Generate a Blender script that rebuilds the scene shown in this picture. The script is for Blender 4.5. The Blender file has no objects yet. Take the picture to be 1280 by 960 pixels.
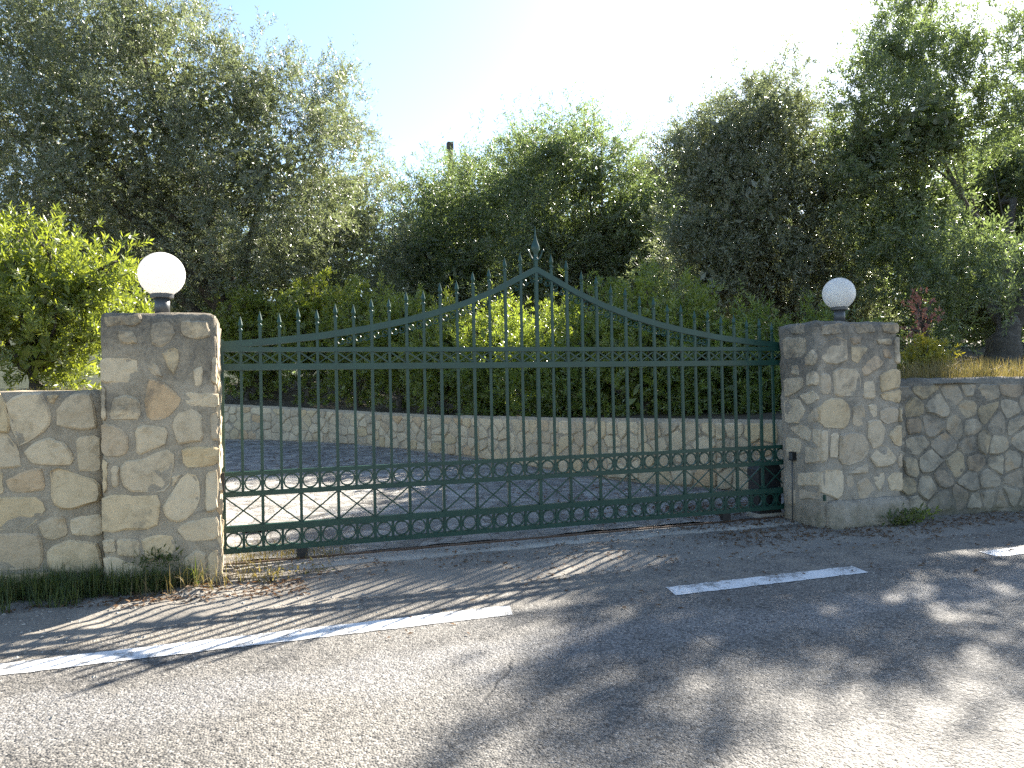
import bpy, math, random
import numpy as np
from mathutils import Vector, Matrix, noise

# ------------------------------------------------------------------ camera, sky, sun, exposure
# World axes: X runs along the gate from its first bar, Y runs back into the garden, Z is up (metres).
scene = bpy.context.scene
col = scene.collection
cam_data = bpy.data.cameras.new('camera')
cam = bpy.data.objects.new('camera', cam_data)
col.objects.link(cam)
cam_data.sensor_width = 36.0
cam_data.lens = 27.0
cam_data.clip_start = 0.05
cam_data.clip_end = 2000.0
YAW, PITCH, ROLL = math.radians(-18.79), 0.0120, 0.0207
cam.matrix_world = (Matrix.Translation((0.233, -6.879, 1.4)) @ Matrix.Rotation(YAW, 4, 'Z')
                    @ Matrix.Rotation(math.pi / 2 + PITCH, 4, 'X') @ Matrix.Rotation(-ROLL, 4, 'Z'))
scene.camera = cam

SUN_EL, SUN_AZ = math.radians(33.5), math.radians(52.0)      # azimuth clockwise from +Y
world = bpy.data.worlds.new('World')
scene.world = world
world.use_nodes = True
wt = world.node_tree
sky = wt.nodes.new('ShaderNodeTexSky')
sky.sky_type = 'NISHITA'
sky.sun_disc = False
sky.sun_elevation = SUN_EL
sky.sun_rotation = SUN_AZ
sky.air_density = 1.0
sky.dust_density = 0.4
sky.ozone_density = 1.0
wt.links.new(sky.outputs[0], wt.nodes['Background'].inputs[0])
wt.nodes['Background'].inputs[1].default_value = 0.064
sun_data = bpy.data.lights.new('sun', 'SUN')
sun_data.energy = 5.0
sun_data.angle = math.radians(0.55)
sun_data.color = (1.0, 0.93, 0.82)
sun = bpy.data.objects.new('sun', sun_data)
col.objects.link(sun)
sdir = Vector((math.sin(SUN_AZ) * math.cos(SUN_EL), math.cos(SUN_AZ) * math.cos(SUN_EL), math.sin(SUN_EL)))
sun.rotation_euler = (-sdir).to_track_quat('-Z', 'Y').to_euler()
sun.location = sdir * 60

scene.view_settings.view_transform = 'Standard'
scene.view_settings.look = 'None'
scene.view_settings.exposure = 2.35
scene.view_settings.gamma = 1.0
scene.view_settings.use_curve_mapping = False
scene.render.engine = 'CYCLES'
scene.cycles.max_bounces = 5
scene.cycles.diffuse_bounces = 3
scene.cycles.glossy_bounces = 2
scene.cycles.transmission_bounces = 3
scene.cycles.caustics_reflective = False
scene.cycles.caustics_refractive = False
scene.cycles.use_denoising = False
scene.cycles.denoising_prefilter = 'ACCURATE'

random.seed(7)

# ------------------------------------------------------------------ measured outlines (metres)
PILLAR_A_FRONT=[[(-0.763, 2.018), (-0.527, 2.039), (-0.517, 1.99), (-0.573, 1.941), (-0.65, 1.964), (-0.759, 1.939)], [(-0.678, 1.922), (-0.573, 1.91), (-0.547, 1.831), (-0.641, 1.812), (-0.673, 1.855)], [(-0.45, 1.973), (-0.325, 1.986), (-0.292, 1.893), (-0.35, 1.819), (-0.407, 1.788), (-0.452, 1.825), (-0.462, 1.905)], [(-0.245, 1.993), (-0.06, 1.995), (-0.05, 1.869), (-0.166, 1.856), (-0.252, 1.893)], [(-0.795, 1.715), (-0.559, 1.711), (-0.55, 1.543), (-0.795, 1.531)], [(-0.488, 1.634), (-0.431, 1.689), (-0.377, 1.571), (-0.444, 1.591)], [(-0.385, 1.763), (-0.282, 1.794), (-0.272, 1.707), (-0.308, 1.583), (-0.353, 1.658)], [(-0.176, 1.631), (-0.105, 1.656), (-0.114, 1.505), (-0.166, 1.506)], [(-0.046, 1.705), (-0.006, 1.718), (-0.006, 1.516), (-0.049, 1.529)], [(-0.508, 1.413), (-0.466, 1.572), (-0.377, 1.528), (-0.276, 1.439), (-0.26, 1.383), (-0.37, 1.262), (-0.488, 1.26)], [(-0.74, 1.273), (-0.717, 1.43), (-0.612, 1.446), (-0.552, 1.414), (-0.538, 1.377), (-0.54, 1.267)], [(-0.795, 1.504), (-0.77, 1.504), (-0.762, 1.274), (-0.795, 1.263)], [(-0.23, 1.457), (-0.006, 1.455), (-0.006, 1.339), (-0.185, 1.356), (-0.225, 1.382)], [(-0.795, 1.242), (-0.703, 1.224), (-0.622, 1.16), (-0.618, 1.026), (-0.695, 0.999), (-0.795, 1.016)], [(-0.572, 1.183), (-0.538, 1.224), (-0.359, 1.2), (-0.366, 1.077), (-0.463, 1.038), (-0.563, 0.993)], [(-0.319, 1.223), (-0.289, 1.297), (-0.186, 1.331), (-0.123, 1.286), (-0.114, 1.092), (-0.293, 1.076)], [(-0.058, 1.29), (-0.006, 1.301), (-0.006, 1.094), (-0.055, 1.096)], [(-0.265, 1.035), (-0.143, 1.049), (-0.01, 1.043), (-0.012, 0.905), (-0.238, 0.891)], [(-0.669, 0.927), (-0.652, 0.968), (-0.542, 0.963), (-0.418, 1.025), (-0.339, 1.034), (-0.317, 0.971), (-0.354, 0.738), (-0.5, 0.729), (-0.622, 0.74), (-0.67, 0.818)], [(-0.795, 0.987), (-0.761, 0.955), (-0.763, 0.775), (-0.79, 0.74)], [(-0.734, 0.93), (-0.685, 0.928), (-0.687, 0.782), (-0.736, 0.779)], [(-0.791, 0.716), (-0.688, 0.728), (-0.6, 0.704), (-0.423, 0.696), (-0.424, 0.583), (-0.443, 0.461), (-0.647, 0.465), (-0.789, 0.452)], [(-0.395, 0.618), (-0.309, 0.748), (-0.239, 0.849), (-0.17, 0.839), (-0.142, 0.763), (-0.15, 0.626), (-0.209, 0.524), (-0.324, 0.489), (-0.38, 0.543)], [(-0.33, 0.836), (-0.261, 0.857), (-0.331, 0.755)], [(-0.094, 0.854), (-0.015, 0.862), (-0.018, 0.561), (-0.104, 0.554)], [(-0.302, 0.445), (-0.221, 0.494), (-0.018, 0.517), (-0.021, 0.348), (-0.234, 0.344)], [(-0.703, 0.385), (-0.686, 0.407), (-0.56, 0.391), (-0.557, 0.257), (-0.704, 0.288)], [(-0.795, 0.398), (-0.719, 0.404), (-0.715, 0.307), (-0.791, 0.308)], [(-0.544, 0.384), (-0.449, 0.413), (-0.331, 0.397), (-0.321, 0.255), (-0.406, 0.238), (-0.518, 0.223), (-0.528, 0.322)], [(-0.791, 0.284), (-0.715, 0.271), (-0.541, 0.177), (-0.509, 0.125), (-0.554, 0.044), (-0.783, 0.061)], [(-0.475, 0.134), (-0.306, 0.136), (-0.291, 0.02), (-0.454, 0.02)], [(-0.271, 0.201), (-0.178, 0.28), (-0.109, 0.261), (-0.112, 0.02), (-0.227, 0.048)], [(-0.092, 0.235), (-0.022, 0.279), (-0.027, 0.02), (-0.089, 0.02)]]
WALL_A_FRONT=[[(-1.429, 1.417), (-1.316, 1.47), (-1.198, 1.47), (-1.174, 1.382), (-1.145, 1.304), (-1.159, 1.217), (-1.244, 1.162), (-1.349, 1.094), (-1.394, 1.225)], [(-1.465, 1.47), (-1.433, 1.407), (-1.401, 1.254), (-1.419, 1.187), (-1.533, 1.22), (-1.53, 1.47)], [(-1.173, 1.46), (-1.096, 1.463), (-1.131, 1.391), (-1.165, 1.411)], [(-1.106, 1.361), (-1.027, 1.457), (-0.879, 1.463), (-0.843, 1.206), (-0.961, 1.2), (-1.107, 1.234)], [(-1.55, 1.202), (-1.452, 1.189), (-1.403, 1.158), (-1.346, 1.031), (-1.347, 0.945), (-1.552, 0.936)], [(-1.316, 1.059), (-1.227, 1.132), (-1.159, 1.149), (-1.066, 1.106), (-1.011, 1.016), (-1.012, 0.948), (-1.119, 0.948), (-1.28, 0.966)], [(-0.988, 1.142), (-0.874, 1.153), (-0.832, 1.136), (-0.834, 0.885), (-0.973, 0.897)], [(-1.435, 0.854), (-1.322, 0.915), (-1.209, 0.928), (-1.189, 0.773), (-1.282, 0.759), (-1.399, 0.771), (-1.427, 0.806)], [(-1.154, 0.921), (-1.06, 0.911), (-0.843, 0.811), (-0.832, 0.673), (-1.012, 0.616), (-1.115, 0.628), (-1.152, 0.732)], [(-1.555, 0.738), (-1.349, 0.73), (-1.241, 0.713), (-1.191, 0.647), (-1.2, 0.609), (-1.31, 0.497), (-1.557, 0.506)], [(-1.553, 0.918), (-1.455, 0.922), (-1.456, 0.836), (-1.448, 0.76), (-1.554, 0.757)], [(-1.557, 0.469), (-1.427, 0.468), (-1.235, 0.453), (-1.211, 0.34), (-1.23, 0.207), (-1.429, 0.216), (-1.56, 0.228)], [(-1.239, 0.525), (-1.158, 0.573), (-1.064, 0.571), (-1.053, 0.429), (-1.126, 0.406), (-1.202, 0.417)], [(-1.03, 0.549), (-0.829, 0.574), (-0.826, 0.406), (-1.031, 0.427)], [(-1.186, 0.328), (-1.1, 0.379), (-1.006, 0.396), (-0.845, 0.348), (-0.83, 0.15), (-0.991, 0.151), (-1.162, 0.182)], [(-1.455, 0.18), (-1.18, 0.169), (-1.171, 0.134), (-1.374, 0.02), (-1.563, 0.02), (-1.561, 0.181)], [(-1.308, 0.02), (-1.155, 0.104), (-0.835, 0.092), (-0.833, 0.02), (-1.3, 0.02)]]
PILLAR_B_FRONT=[[(5.618, 1.83), (5.784, 1.895), (5.914, 1.878), (5.937, 1.678), (5.804, 1.62), (5.619, 1.645)], [(5.977, 1.807), (6.191, 1.795), (6.052, 1.63), (5.98, 1.654)], [(6.103, 1.606), (6.293, 1.718), (6.396, 1.628), (6.273, 1.557), (6.197, 1.51), (6.115, 1.511)], [(6.299, 1.873), (6.481, 1.886), (6.486, 1.819), (6.327, 1.825)], [(6.378, 1.771), (6.462, 1.771), (6.504, 1.675), (6.398, 1.687)], [(6.534, 1.892), (6.595, 1.904), (6.595, 1.614), (6.541, 1.627)], [(5.745, 1.574), (5.847, 1.59), (6.05, 1.559), (6.084, 1.476), (6.064, 1.305), (5.751, 1.306)], [(5.59, 1.541), (5.687, 1.534), (5.721, 1.481), (5.709, 1.33), (5.592, 1.326)], [(6.128, 1.44), (6.255, 1.456), (6.271, 1.271), (6.115, 1.274)], [(6.34, 1.52), (6.5, 1.567), (6.595, 1.565), (6.595, 1.384), (6.341, 1.329)], [(6.348, 1.311), (6.595, 1.366), (6.595, 1.215), (6.368, 1.257)], [(5.584, 1.216), (5.679, 1.278), (5.851, 1.28), (5.922, 1.208), (5.932, 1.09), (5.885, 0.975), (5.585, 1.008)], [(5.988, 1.218), (6.098, 1.221), (6.132, 1.132), (6.113, 0.99), (5.973, 1.007)], [(6.179, 1.214), (6.284, 1.211), (6.28, 1.08), (6.198, 1.083)], [(6.327, 1.15), (6.472, 1.183), (6.563, 1.156), (6.551, 1.036), (6.421, 1.004), (6.331, 1.043)], [(5.973, 1.902), (6.121, 1.914), (6.088, 1.831), (6.0, 1.819)], [(6.38, 2.04), (6.595, 2.04), (6.595, 1.94), (6.399, 1.939)], [(5.631, 2.016), (5.861, 2.036), (5.916, 1.948), (5.771, 1.924), (5.627, 1.912)], [(5.963, 2.031), (6.244, 2.04), (6.301, 1.951), (6.062, 1.932)], [(6.159, 1.048), (6.316, 1.049), (6.388, 0.945), (6.338, 0.804), (6.231, 0.755), (6.161, 0.87)], [(6.432, 0.896), (6.526, 0.977), (6.595, 0.997), (6.595, 0.769), (6.505, 0.785)], [(6.578, 1.144), (6.595, 1.166), (6.595, 1.022), (6.574, 1.035)], [(5.703, 0.934), (5.797, 0.937), (5.775, 0.687), (5.682, 0.703)], [(5.819, 0.936), (6.088, 0.926), (6.172, 0.775), (6.094, 0.649), (5.902, 0.611), (5.795, 0.64)], [(5.581, 0.974), (5.661, 0.959), (5.653, 0.681), (5.571, 0.651)], [(6.184, 0.68), (6.323, 0.793), (6.398, 0.784), (6.53, 0.64), (6.452, 0.572), (6.255, 0.57)], [(5.885, 0.53), (6.153, 0.622), (6.149, 0.516), (6.016, 0.511)], [(5.571, 0.575), (5.843, 0.561), (5.837, 0.369), (5.776, 0.268), (5.565, 0.362)], [(5.87, 0.507), (5.943, 0.515), (5.97, 0.443), (5.956, 0.233), (5.863, 0.298)], [(5.999, 0.43), (6.133, 0.476), (6.205, 0.395), (6.231, 0.286), (6.037, 0.251)], [(6.208, 0.501), (6.359, 0.517), (6.355, 0.41), (6.292, 0.318), (6.22, 0.417)], [(6.394, 0.455), (6.464, 0.499), (6.595, 0.498), (6.595, 0.312), (6.428, 0.322)], [(6.538, 0.64), (6.595, 0.709), (6.595, 0.552), (6.55, 0.555)]]
PILLAR_B_SIDE=[[(-0.141, 1.927), (-0.465, 1.908), (-0.475, 1.724), (-0.15, 1.692)], [(-0.474, 1.7), (-0.58, 1.788), (-0.64, 1.702), (-0.607, 1.612), (-0.472, 1.629)], [(-0.256, 2.04), (-0.487, 2.04), (-0.466, 1.938), (-0.271, 1.953)], [(-0.259, 1.626), (-0.367, 1.634), (-0.381, 1.526), (-0.273, 1.529)], [(-0.143, 1.496), (-0.45, 1.5), (-0.428, 1.394), (-0.154, 1.287)], [(-0.486, 1.534), (-0.606, 1.566), (-0.634, 1.426), (-0.481, 1.405)], [(-0.373, 1.322), (-0.582, 1.368), (-0.64, 1.281), (-0.491, 1.216)], [(-0.125, 1.262), (-0.354, 1.287), (-0.454, 1.156), (-0.362, 1.035), (-0.144, 1.029)], [(-0.487, 1.11), (-0.609, 1.205), (-0.629, 1.055), (-0.485, 1.045)], [(-0.198, 0.982), (-0.415, 1.025), (-0.533, 0.958), (-0.512, 0.852), (-0.391, 0.869)], [(-0.559, 0.983), (-0.64, 0.974), (-0.631, 0.8), (-0.546, 0.854)], [(-0.138, 0.881), (-0.356, 0.867), (-0.371, 0.785), (-0.351, 0.736), (-0.149, 0.661)], [(-0.441, 0.801), (-0.636, 0.789), (-0.625, 0.649), (-0.435, 0.623)], [(-0.325, 0.518), (-0.632, 0.552), (-0.627, 0.418), (-0.32, 0.385)], [(-0.155, 0.331), (-0.274, 0.35), (-0.268, 0.186), (-0.158, 0.172)], [(-0.337, 0.351), (-0.613, 0.394), (-0.609, 0.289), (-0.35, 0.245)]]
LOBES_BIG_OLIVE=[(-4.84, 16.78, 11.26, 2.3), (-2.46, 15.07, 10.81, 2.0), (-1.31, 14.8, 8.73, 2.41), (-3.47, 15.35, 8.09, 2.59), (0.28, 14.36, 9.26, 1.52), (1.8, 14.19, 8.93, 1.34), (0.64, 13.8, 7.12, 2.08), (2.54, 13.51, 7.81, 0.91), (-1.04, 16.27, 6.78, 2.05), (2.89, 15.92, 6.34, 1.57), (1.65, 18.18, 5.87, 1.45), (4.27, 17.07, 7.53, 0.77), (3.59, 16.06, 5.09, 1.19), (-5.25, 17.53, 6.61, 2.35), (-3.35, 18.2, 6.39, 2.04), (-0.22, 16.27, 4.78, 1.09), (-1.64, 15.74, 11.98, 0.94), (2.64, 15.11, 9.9, 0.76), (-6.76, 16.66, 9.48, 1.91), (-7.45, 17.89, 5.91, 1.89), (-1.99, 15.3, 12.26, 0.82), (4.83, 17.53, 5.88, 0.62), (-2.05, 15.87, 4.78, 1.25), (-3.49, 15.21, 4.33, 1.38), (1.99, 16.46, 4.51, 1.13), (-0.55, 14.03, 5.26, 1.08), (0.61, 13.44, 5.4, 1.16), (-2.37, 15.47, 7.16, 1.84), (-4.09, 14.79, 8.26, 1.73)]
LOBES_MID_OLIVE=[(9.24, 14.62, 8.7, 0.98), (10.81, 18.07, 9.54, 0.97), (9.02, 16.51, 8.08, 1.45), (10.19, 14.41, 7.86, 1.29), (9.09, 15.38, 6.16, 1.68), (11.33, 14.57, 6.73, 1.56), (12.95, 17.37, 7.09, 1.51), (10.17, 15.73, 4.99, 1.36), (11.13, 18.02, 5.01, 1.27), (12.15, 13.99, 7.38, 1.18), (13.66, 17.12, 7.92, 1.16), (13.09, 15.21, 5.91, 1.63), (11.66, 14.25, 4.44, 1.19), (9.97, 13.91, 8.54, 0.57), (8.65, 16.56, 9.5, 0.45), (11.19, 14.75, 8.65, 0.43), (11.2, 15.5, 5.5, 1.49), (12.14, 17.67, 5.55, 1.39), (8.36, 15.28, 4.63, 1.18)]
LOBES_BACK_OLIVE=[(7.9, 18.75, 7.75, 1.61), (9.37, 22.16, 8.23, 1.56), (7.01, 20.41, 7.2, 1.54), (7.41, 22.83, 7.32, 1.43), (8.71, 19.58, 5.95, 1.67), (9.43, 22.16, 6.01, 1.56), (6.6, 20.46, 8.36, 1.18), (7.51, 18.31, 8.86, 0.84), (8.94, 22.28, 9.67, 0.83), (9.12, 18.89, 7.42, 1.37), (10.16, 21.89, 7.74, 1.3), (5.57, 18.54, 6.35, 1.29), (8.8, 18.7, 9.2, 0.68), (6.58, 18.26, 5.26, 1.29), (5.51, 19.39, 8.73, 0.32), (5.79, 19.7, 5.17, 1.08), (6.62, 23.13, 5.27, 1.04), (7.96, 19.17, 4.58, 1.22)]
LOBES_FORK_OLIVE=[(10.15, 5.84, 6.89, 0.69), (11.72, 8.23, 7.67, 0.69), (9.69, 6.54, 6.52, 0.87), (10.84, 8.54, 7.03, 0.85), (11.0, 6.56, 7.91, 0.39), (9.39, 6.83, 6.0, 0.96), (10.64, 8.62, 6.38, 0.93), (11.53, 6.85, 6.34, 1.17), (9.77, 6.05, 4.92, 1.15), (11.57, 8.31, 5.32, 1.16), (11.48, 5.85, 5.3, 0.94), (9.15, 6.96, 4.68, 0.96), (10.43, 8.71, 4.87, 0.93), (10.76, 5.87, 3.97, 0.85), (12.4, 8.04, 4.17, 0.85), (9.36, 6.75, 3.57, 0.95), (10.78, 6.94, 3.12, 0.91), (12.05, 6.19, 3.98, 0.73), (13.29, 7.74, 4.06, 0.69), (8.94, 7.0, 6.68, 0.35), (8.95, 7.67, 6.38, 0.47), (10.0, 6.4, 7.24, 0.39), (11.3, 6.32, 2.89, 0.8), (11.85, 5.78, 2.92, 0.71)]
LOBES_NEAR_OLIVE=[(11.64, 4.09, 7.75, 0.68), (13.06, 5.38, 8.31, 0.65), (11.23, 4.08, 6.74, 0.81), (12.86, 5.46, 7.24, 0.78), (12.64, 4.31, 7.52, 0.66), (11.82, 3.69, 6.01, 0.97), (11.24, 4.51, 5.78, 0.86), (12.48, 5.61, 6.01, 0.81), (12.51, 3.05, 6.7, 0.81), (13.26, 3.02, 7.13, 0.71), (17.48, 6.72, 6.29, 1.48), (20.46, 8.85, 6.8, 1.47), (12.4, 4.45, 4.86, 0.95), (17.75, 7.86, 5.07, 1.28), (19.54, 9.19, 5.14, 1.19), (18.28, 6.78, 4.69, 1.31), (11.43, 4.47, 4.28, 0.72), (12.68, 5.56, 4.36, 0.68), (17.74, 5.29, 6.37, 1.46), (16.93, 7.34, 3.26, 0.85), (18.84, 8.85, 3.2, 0.8), (11.79, 4.31, 8.4, 0.32), (11.68, 4.18, 3.41, 0.64), (17.56, 6.58, 3.19, 0.73), (19.9, 8.49, 3.18, 0.71), (18.27, 5.55, 4.09, 1.41), (21.22, 7.43, 4.25, 1.39), (12.89, 4.07, 8.06, 0.32), (12.57, 3.85, 6.28, 0.64), (11.86, 3.75, 2.56, 0.53), (12.08, 2.81, 3.22, 0.59), (11.71, 1.95, 3.01, 0.48), (11.64, 3.12, 3.46, 0.66), (13.04, 4.25, 3.51, 0.63), (12.26, 4.52, 4.17, 0.66), (13.37, 5.33, 4.18, 0.61), (12.9, 2.84, 5.71, 0.35)]
LOBES_SHRUB=[(-1.83, 1.94, 2.59, 0.58), (-1.33, 1.77, 2.5, 0.47), (-2.51, 2.17, 2.57, 0.76), (-1.68, 1.9, 1.99, 0.56), (-1.11, 1.7, 2.06, 0.34), (-2.01, 2.0, 2.84, 0.34), (-1.06, 1.68, 2.78, 0.11), (-1.63, 1.87, 2.95, 0.2), (-3.12, 2.38, 2.42, 0.72)]
LOBES_BOUGAIN=[(8.83, 1.17, 2.44, 0.17), (8.8, 1.18, 2.15, 0.11), (8.91, 1.14, 2.27, 0.11)]
LOBES_YELLOW=[(8.21, 0.55, 1.76, 0.18), (8.06, 0.59, 1.66, 0.16), (8.37, 0.49, 1.69, 0.14)]
LOBES_FAR0=[(-6.84, 31.36, 7.51, 2.66), (-4.13, 30.42, 9.23, 3.01), (-1.31, 29.48, 7.39, 2.66), (-5.53, 30.95, 5.36, 2.48), (-2.51, 29.92, 5.29, 2.48), (-4.17, 30.47, 6.39, 3.19)]
LOBES_FAR1=[(1.27, 30.72, 7.69, 2.81), (4.13, 29.72, 9.5, 3.19), (7.12, 28.73, 7.56, 2.81), (2.65, 30.28, 5.41, 2.62), (5.84, 29.19, 5.34, 2.62), (4.09, 29.77, 6.5, 3.38)]
LOBES_FAR2=[(9.94, 29.88, 7.85, 2.97), (12.97, 28.82, 9.76, 3.36), (16.12, 27.78, 7.71, 2.97), (11.4, 29.41, 5.44, 2.77), (14.78, 28.27, 5.37, 2.77), (12.92, 28.88, 6.6, 3.56)]
LOBES_FAR3=[(15.96, 23.62, 7.02, 2.66), (18.67, 22.67, 8.73, 3.01), (21.49, 21.73, 6.89, 2.66), (17.27, 23.2, 4.86, 2.48), (20.29, 22.17, 4.8, 2.48), (18.62, 22.72, 5.9, 3.19)]
LOBES_FAR4=[(21.98, 19.46, 6.53, 2.5), (24.53, 18.57, 8.14, 2.83), (27.18, 17.69, 6.42, 2.5), (23.21, 19.07, 4.51, 2.33), (26.05, 18.1, 4.45, 2.33), (24.48, 18.62, 5.48, 3.0)]
LOBES_FAR5=[(24.5, 14.39, 5.78, 2.19), (26.74, 13.61, 7.19, 2.48), (29.06, 12.84, 5.68, 2.19), (25.58, 14.04, 4.0, 2.04), (28.07, 13.2, 3.95, 2.04), (26.7, 13.65, 4.86, 2.62)]
LOBES_HEDGE0=[(0.11, 14.17, 2.41, 0.65), (0.72, 13.96, 2.35, 0.65), (0.39, 14.06, 3.43, 0.93), (-0.1, 14.23, 3.12, 0.7), (0.87, 13.9, 3.1, 0.7), (0.38, 14.08, 2.69, 0.75), (0.22, 14.12, 3.9, 0.47)]
LOBES_HEDGE1=[(1.53, 12.95, 2.45, 0.63), (2.13, 12.74, 2.39, 0.63), (1.8, 12.84, 3.43, 0.9), (1.33, 13.01, 3.13, 0.68), (2.27, 12.69, 3.11, 0.68), (1.79, 12.86, 2.71, 0.72), (1.64, 12.89, 3.88, 0.45)]
LOBES_HEDGE2=[(2.58, 11.75, 2.25, 0.56), (3.12, 11.57, 2.2, 0.56), (2.83, 11.65, 3.13, 0.81), (2.4, 11.8, 2.86, 0.6), (3.24, 11.52, 2.84, 0.6), (2.81, 11.66, 2.49, 0.64), (2.68, 11.7, 3.54, 0.4)]
LOBES_HEDGE3=[(3.41, 10.52, 2.01, 0.54), (3.92, 10.35, 1.96, 0.54), (3.65, 10.43, 2.84, 0.77), (3.24, 10.57, 2.58, 0.57), (4.04, 10.3, 2.57, 0.57), (3.63, 10.44, 2.23, 0.61), (3.51, 10.47, 3.23, 0.38)]
LOBES_HEDGE4=[(4.08, 9.13, 1.65, 0.55), (4.6, 8.96, 1.6, 0.55), (4.32, 9.04, 2.51, 0.79), (3.9, 9.19, 2.25, 0.59), (4.72, 8.91, 2.23, 0.59), (4.31, 9.05, 1.88, 0.63), (4.17, 9.09, 2.91, 0.39)]
LOBES_HEDGE5=[(4.72, 7.86, 1.32, 0.58), (5.28, 7.67, 1.26, 0.58), (4.97, 7.76, 2.23, 0.83), (4.54, 7.92, 1.95, 0.63), (5.41, 7.62, 1.93, 0.63), (4.96, 7.78, 1.56, 0.67), (4.82, 7.81, 2.65, 0.42)]
LOBES_HEDGE6=[(5.22, 6.32, 1.18, 0.6), (5.79, 6.13, 1.13, 0.6), (5.48, 6.22, 2.11, 0.85), (5.03, 6.38, 1.82, 0.64), (5.92, 6.08, 1.8, 0.64), (5.47, 6.23, 1.43, 0.68), (5.32, 6.27, 2.54, 0.43)]
LOBES_HEDGE7=[(5.74, 5.19, 1.28, 0.6), (6.3, 5.0, 1.23, 0.6), (5.99, 5.09, 2.21, 0.85), (5.54, 5.25, 1.92, 0.64), (6.43, 4.95, 1.91, 0.64), (5.98, 5.11, 1.53, 0.68), (5.84, 5.14, 2.64, 0.43)]
LOBES_HEDGE8=[(6.29, 4.26, 1.45, 0.6), (6.86, 4.07, 1.39, 0.6), (6.55, 4.16, 2.38, 0.86), (6.1, 4.32, 2.09, 0.64), (7.0, 4.02, 2.08, 0.64), (6.54, 4.17, 1.7, 0.69), (6.4, 4.21, 2.82, 0.43)]
LOBES_HEDGE9=[(6.95, 3.62, 1.05, 0.53), (7.45, 3.45, 1.01, 0.53), (7.18, 3.53, 1.88, 0.76), (6.78, 3.67, 1.63, 0.57), (7.57, 3.4, 1.61, 0.57), (7.17, 3.54, 1.28, 0.6), (7.04, 3.58, 2.26, 0.38)]
LOBES_HEDGE10=[(7.61, 3.08, 1.02, 0.5), (8.08, 2.92, 0.98, 0.5), (7.82, 3.0, 1.8, 0.71), (7.45, 3.13, 1.56, 0.53), (8.19, 2.88, 1.54, 0.53), (7.81, 3.01, 1.23, 0.57), (7.69, 3.04, 2.16, 0.36)]
LOBES_HEDGE11=[(8.48, 2.79, 0.97, 0.5), (8.95, 2.63, 0.92, 0.5), (8.69, 2.7, 1.75, 0.71), (8.32, 2.83, 1.51, 0.53), (9.06, 2.58, 1.49, 0.53), (8.68, 2.71, 1.18, 0.57), (8.56, 2.74, 2.11, 0.36)]

# ------------------------------------------------------------------ node helpers
def new_mat(name):
    m = bpy.data.materials.new(name)
    m.use_nodes = True
    nt = m.node_tree
    return m, nt, nt.nodes['Principled BSDF'], nt.nodes['Material Output']

def nd(nt, t, **kw):
    n = nt.nodes.new(t)
    for k, v in kw.items():
        if k.startswith('i_'):
            n.inputs[k[2:].replace('_', ' ')].default_value = v
        else:
            setattr(n, k, v)
    return n

def ramp(nt, src, stops, interp='LINEAR'):
    r = nt.nodes.new('ShaderNodeValToRGB')
    r.color_ramp.interpolation = interp
    els = r.color_ramp.elements
    while len(els) < len(stops):
        els.new(0.5)
    for e, (p, c) in zip(els, stops):
        e.position = p
        e.color = (c, c, c, 1) if isinstance(c, (int, float)) else (*c, 1)
    nt.links.new(src, r.inputs[0])
    return r.outputs[0]

def mixc(nt, fac, a, b, mode='MIX'):
    m = nt.nodes.new('ShaderNodeMix')
    m.data_type = 'RGBA'
    m.blend_type = mode
    for sock, v in ((m.inputs[0], fac), (m.inputs[6], a), (m.inputs[7], b)):
        if isinstance(v, bpy.types.NodeSocket):
            nt.links.new(v, sock)
        elif isinstance(v, (int, float)):
            sock.default_value = v
        else:
            sock.default_value = (*v, 1)
    return m.outputs[2]

def math_n(nt, op, a, b=None):
    m = nt.nodes.new('ShaderNodeMath')
    m.operation = op
    for s, v in zip(m.inputs, (a, b)):
        if v is None:
            continue
        if isinstance(v, bpy.types.NodeSocket):
            nt.links.new(v, s)
        else:
            s.default_value = v
    return m.outputs[0]

def world_pos(nt):
    return nt.nodes.new('ShaderNodeNewGeometry').outputs['Position']

def noise_n(nt, vec, scale, detail=4, rough=0.6, dist=0.0):
    n = nd(nt, 'ShaderNodeTexNoise', i_Scale=scale, i_Detail=detail, i_Roughness=rough, i_Distortion=dist)
    nt.links.new(vec, n.inputs['Vector'])
    return n.outputs['Fac']

def bump(nt, h, strength, dist, bsdf, chain=None):
    b = nd(nt, 'ShaderNodeBump', i_Strength=strength, i_Distance=dist)
    nt.links.new(h, b.inputs['Height'])
    if chain:
        nt.links.new(chain, b.inputs['Normal'])
    nt.links.new(b.outputs[0], bsdf.inputs['Normal'])
    return b.outputs[0]

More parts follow.
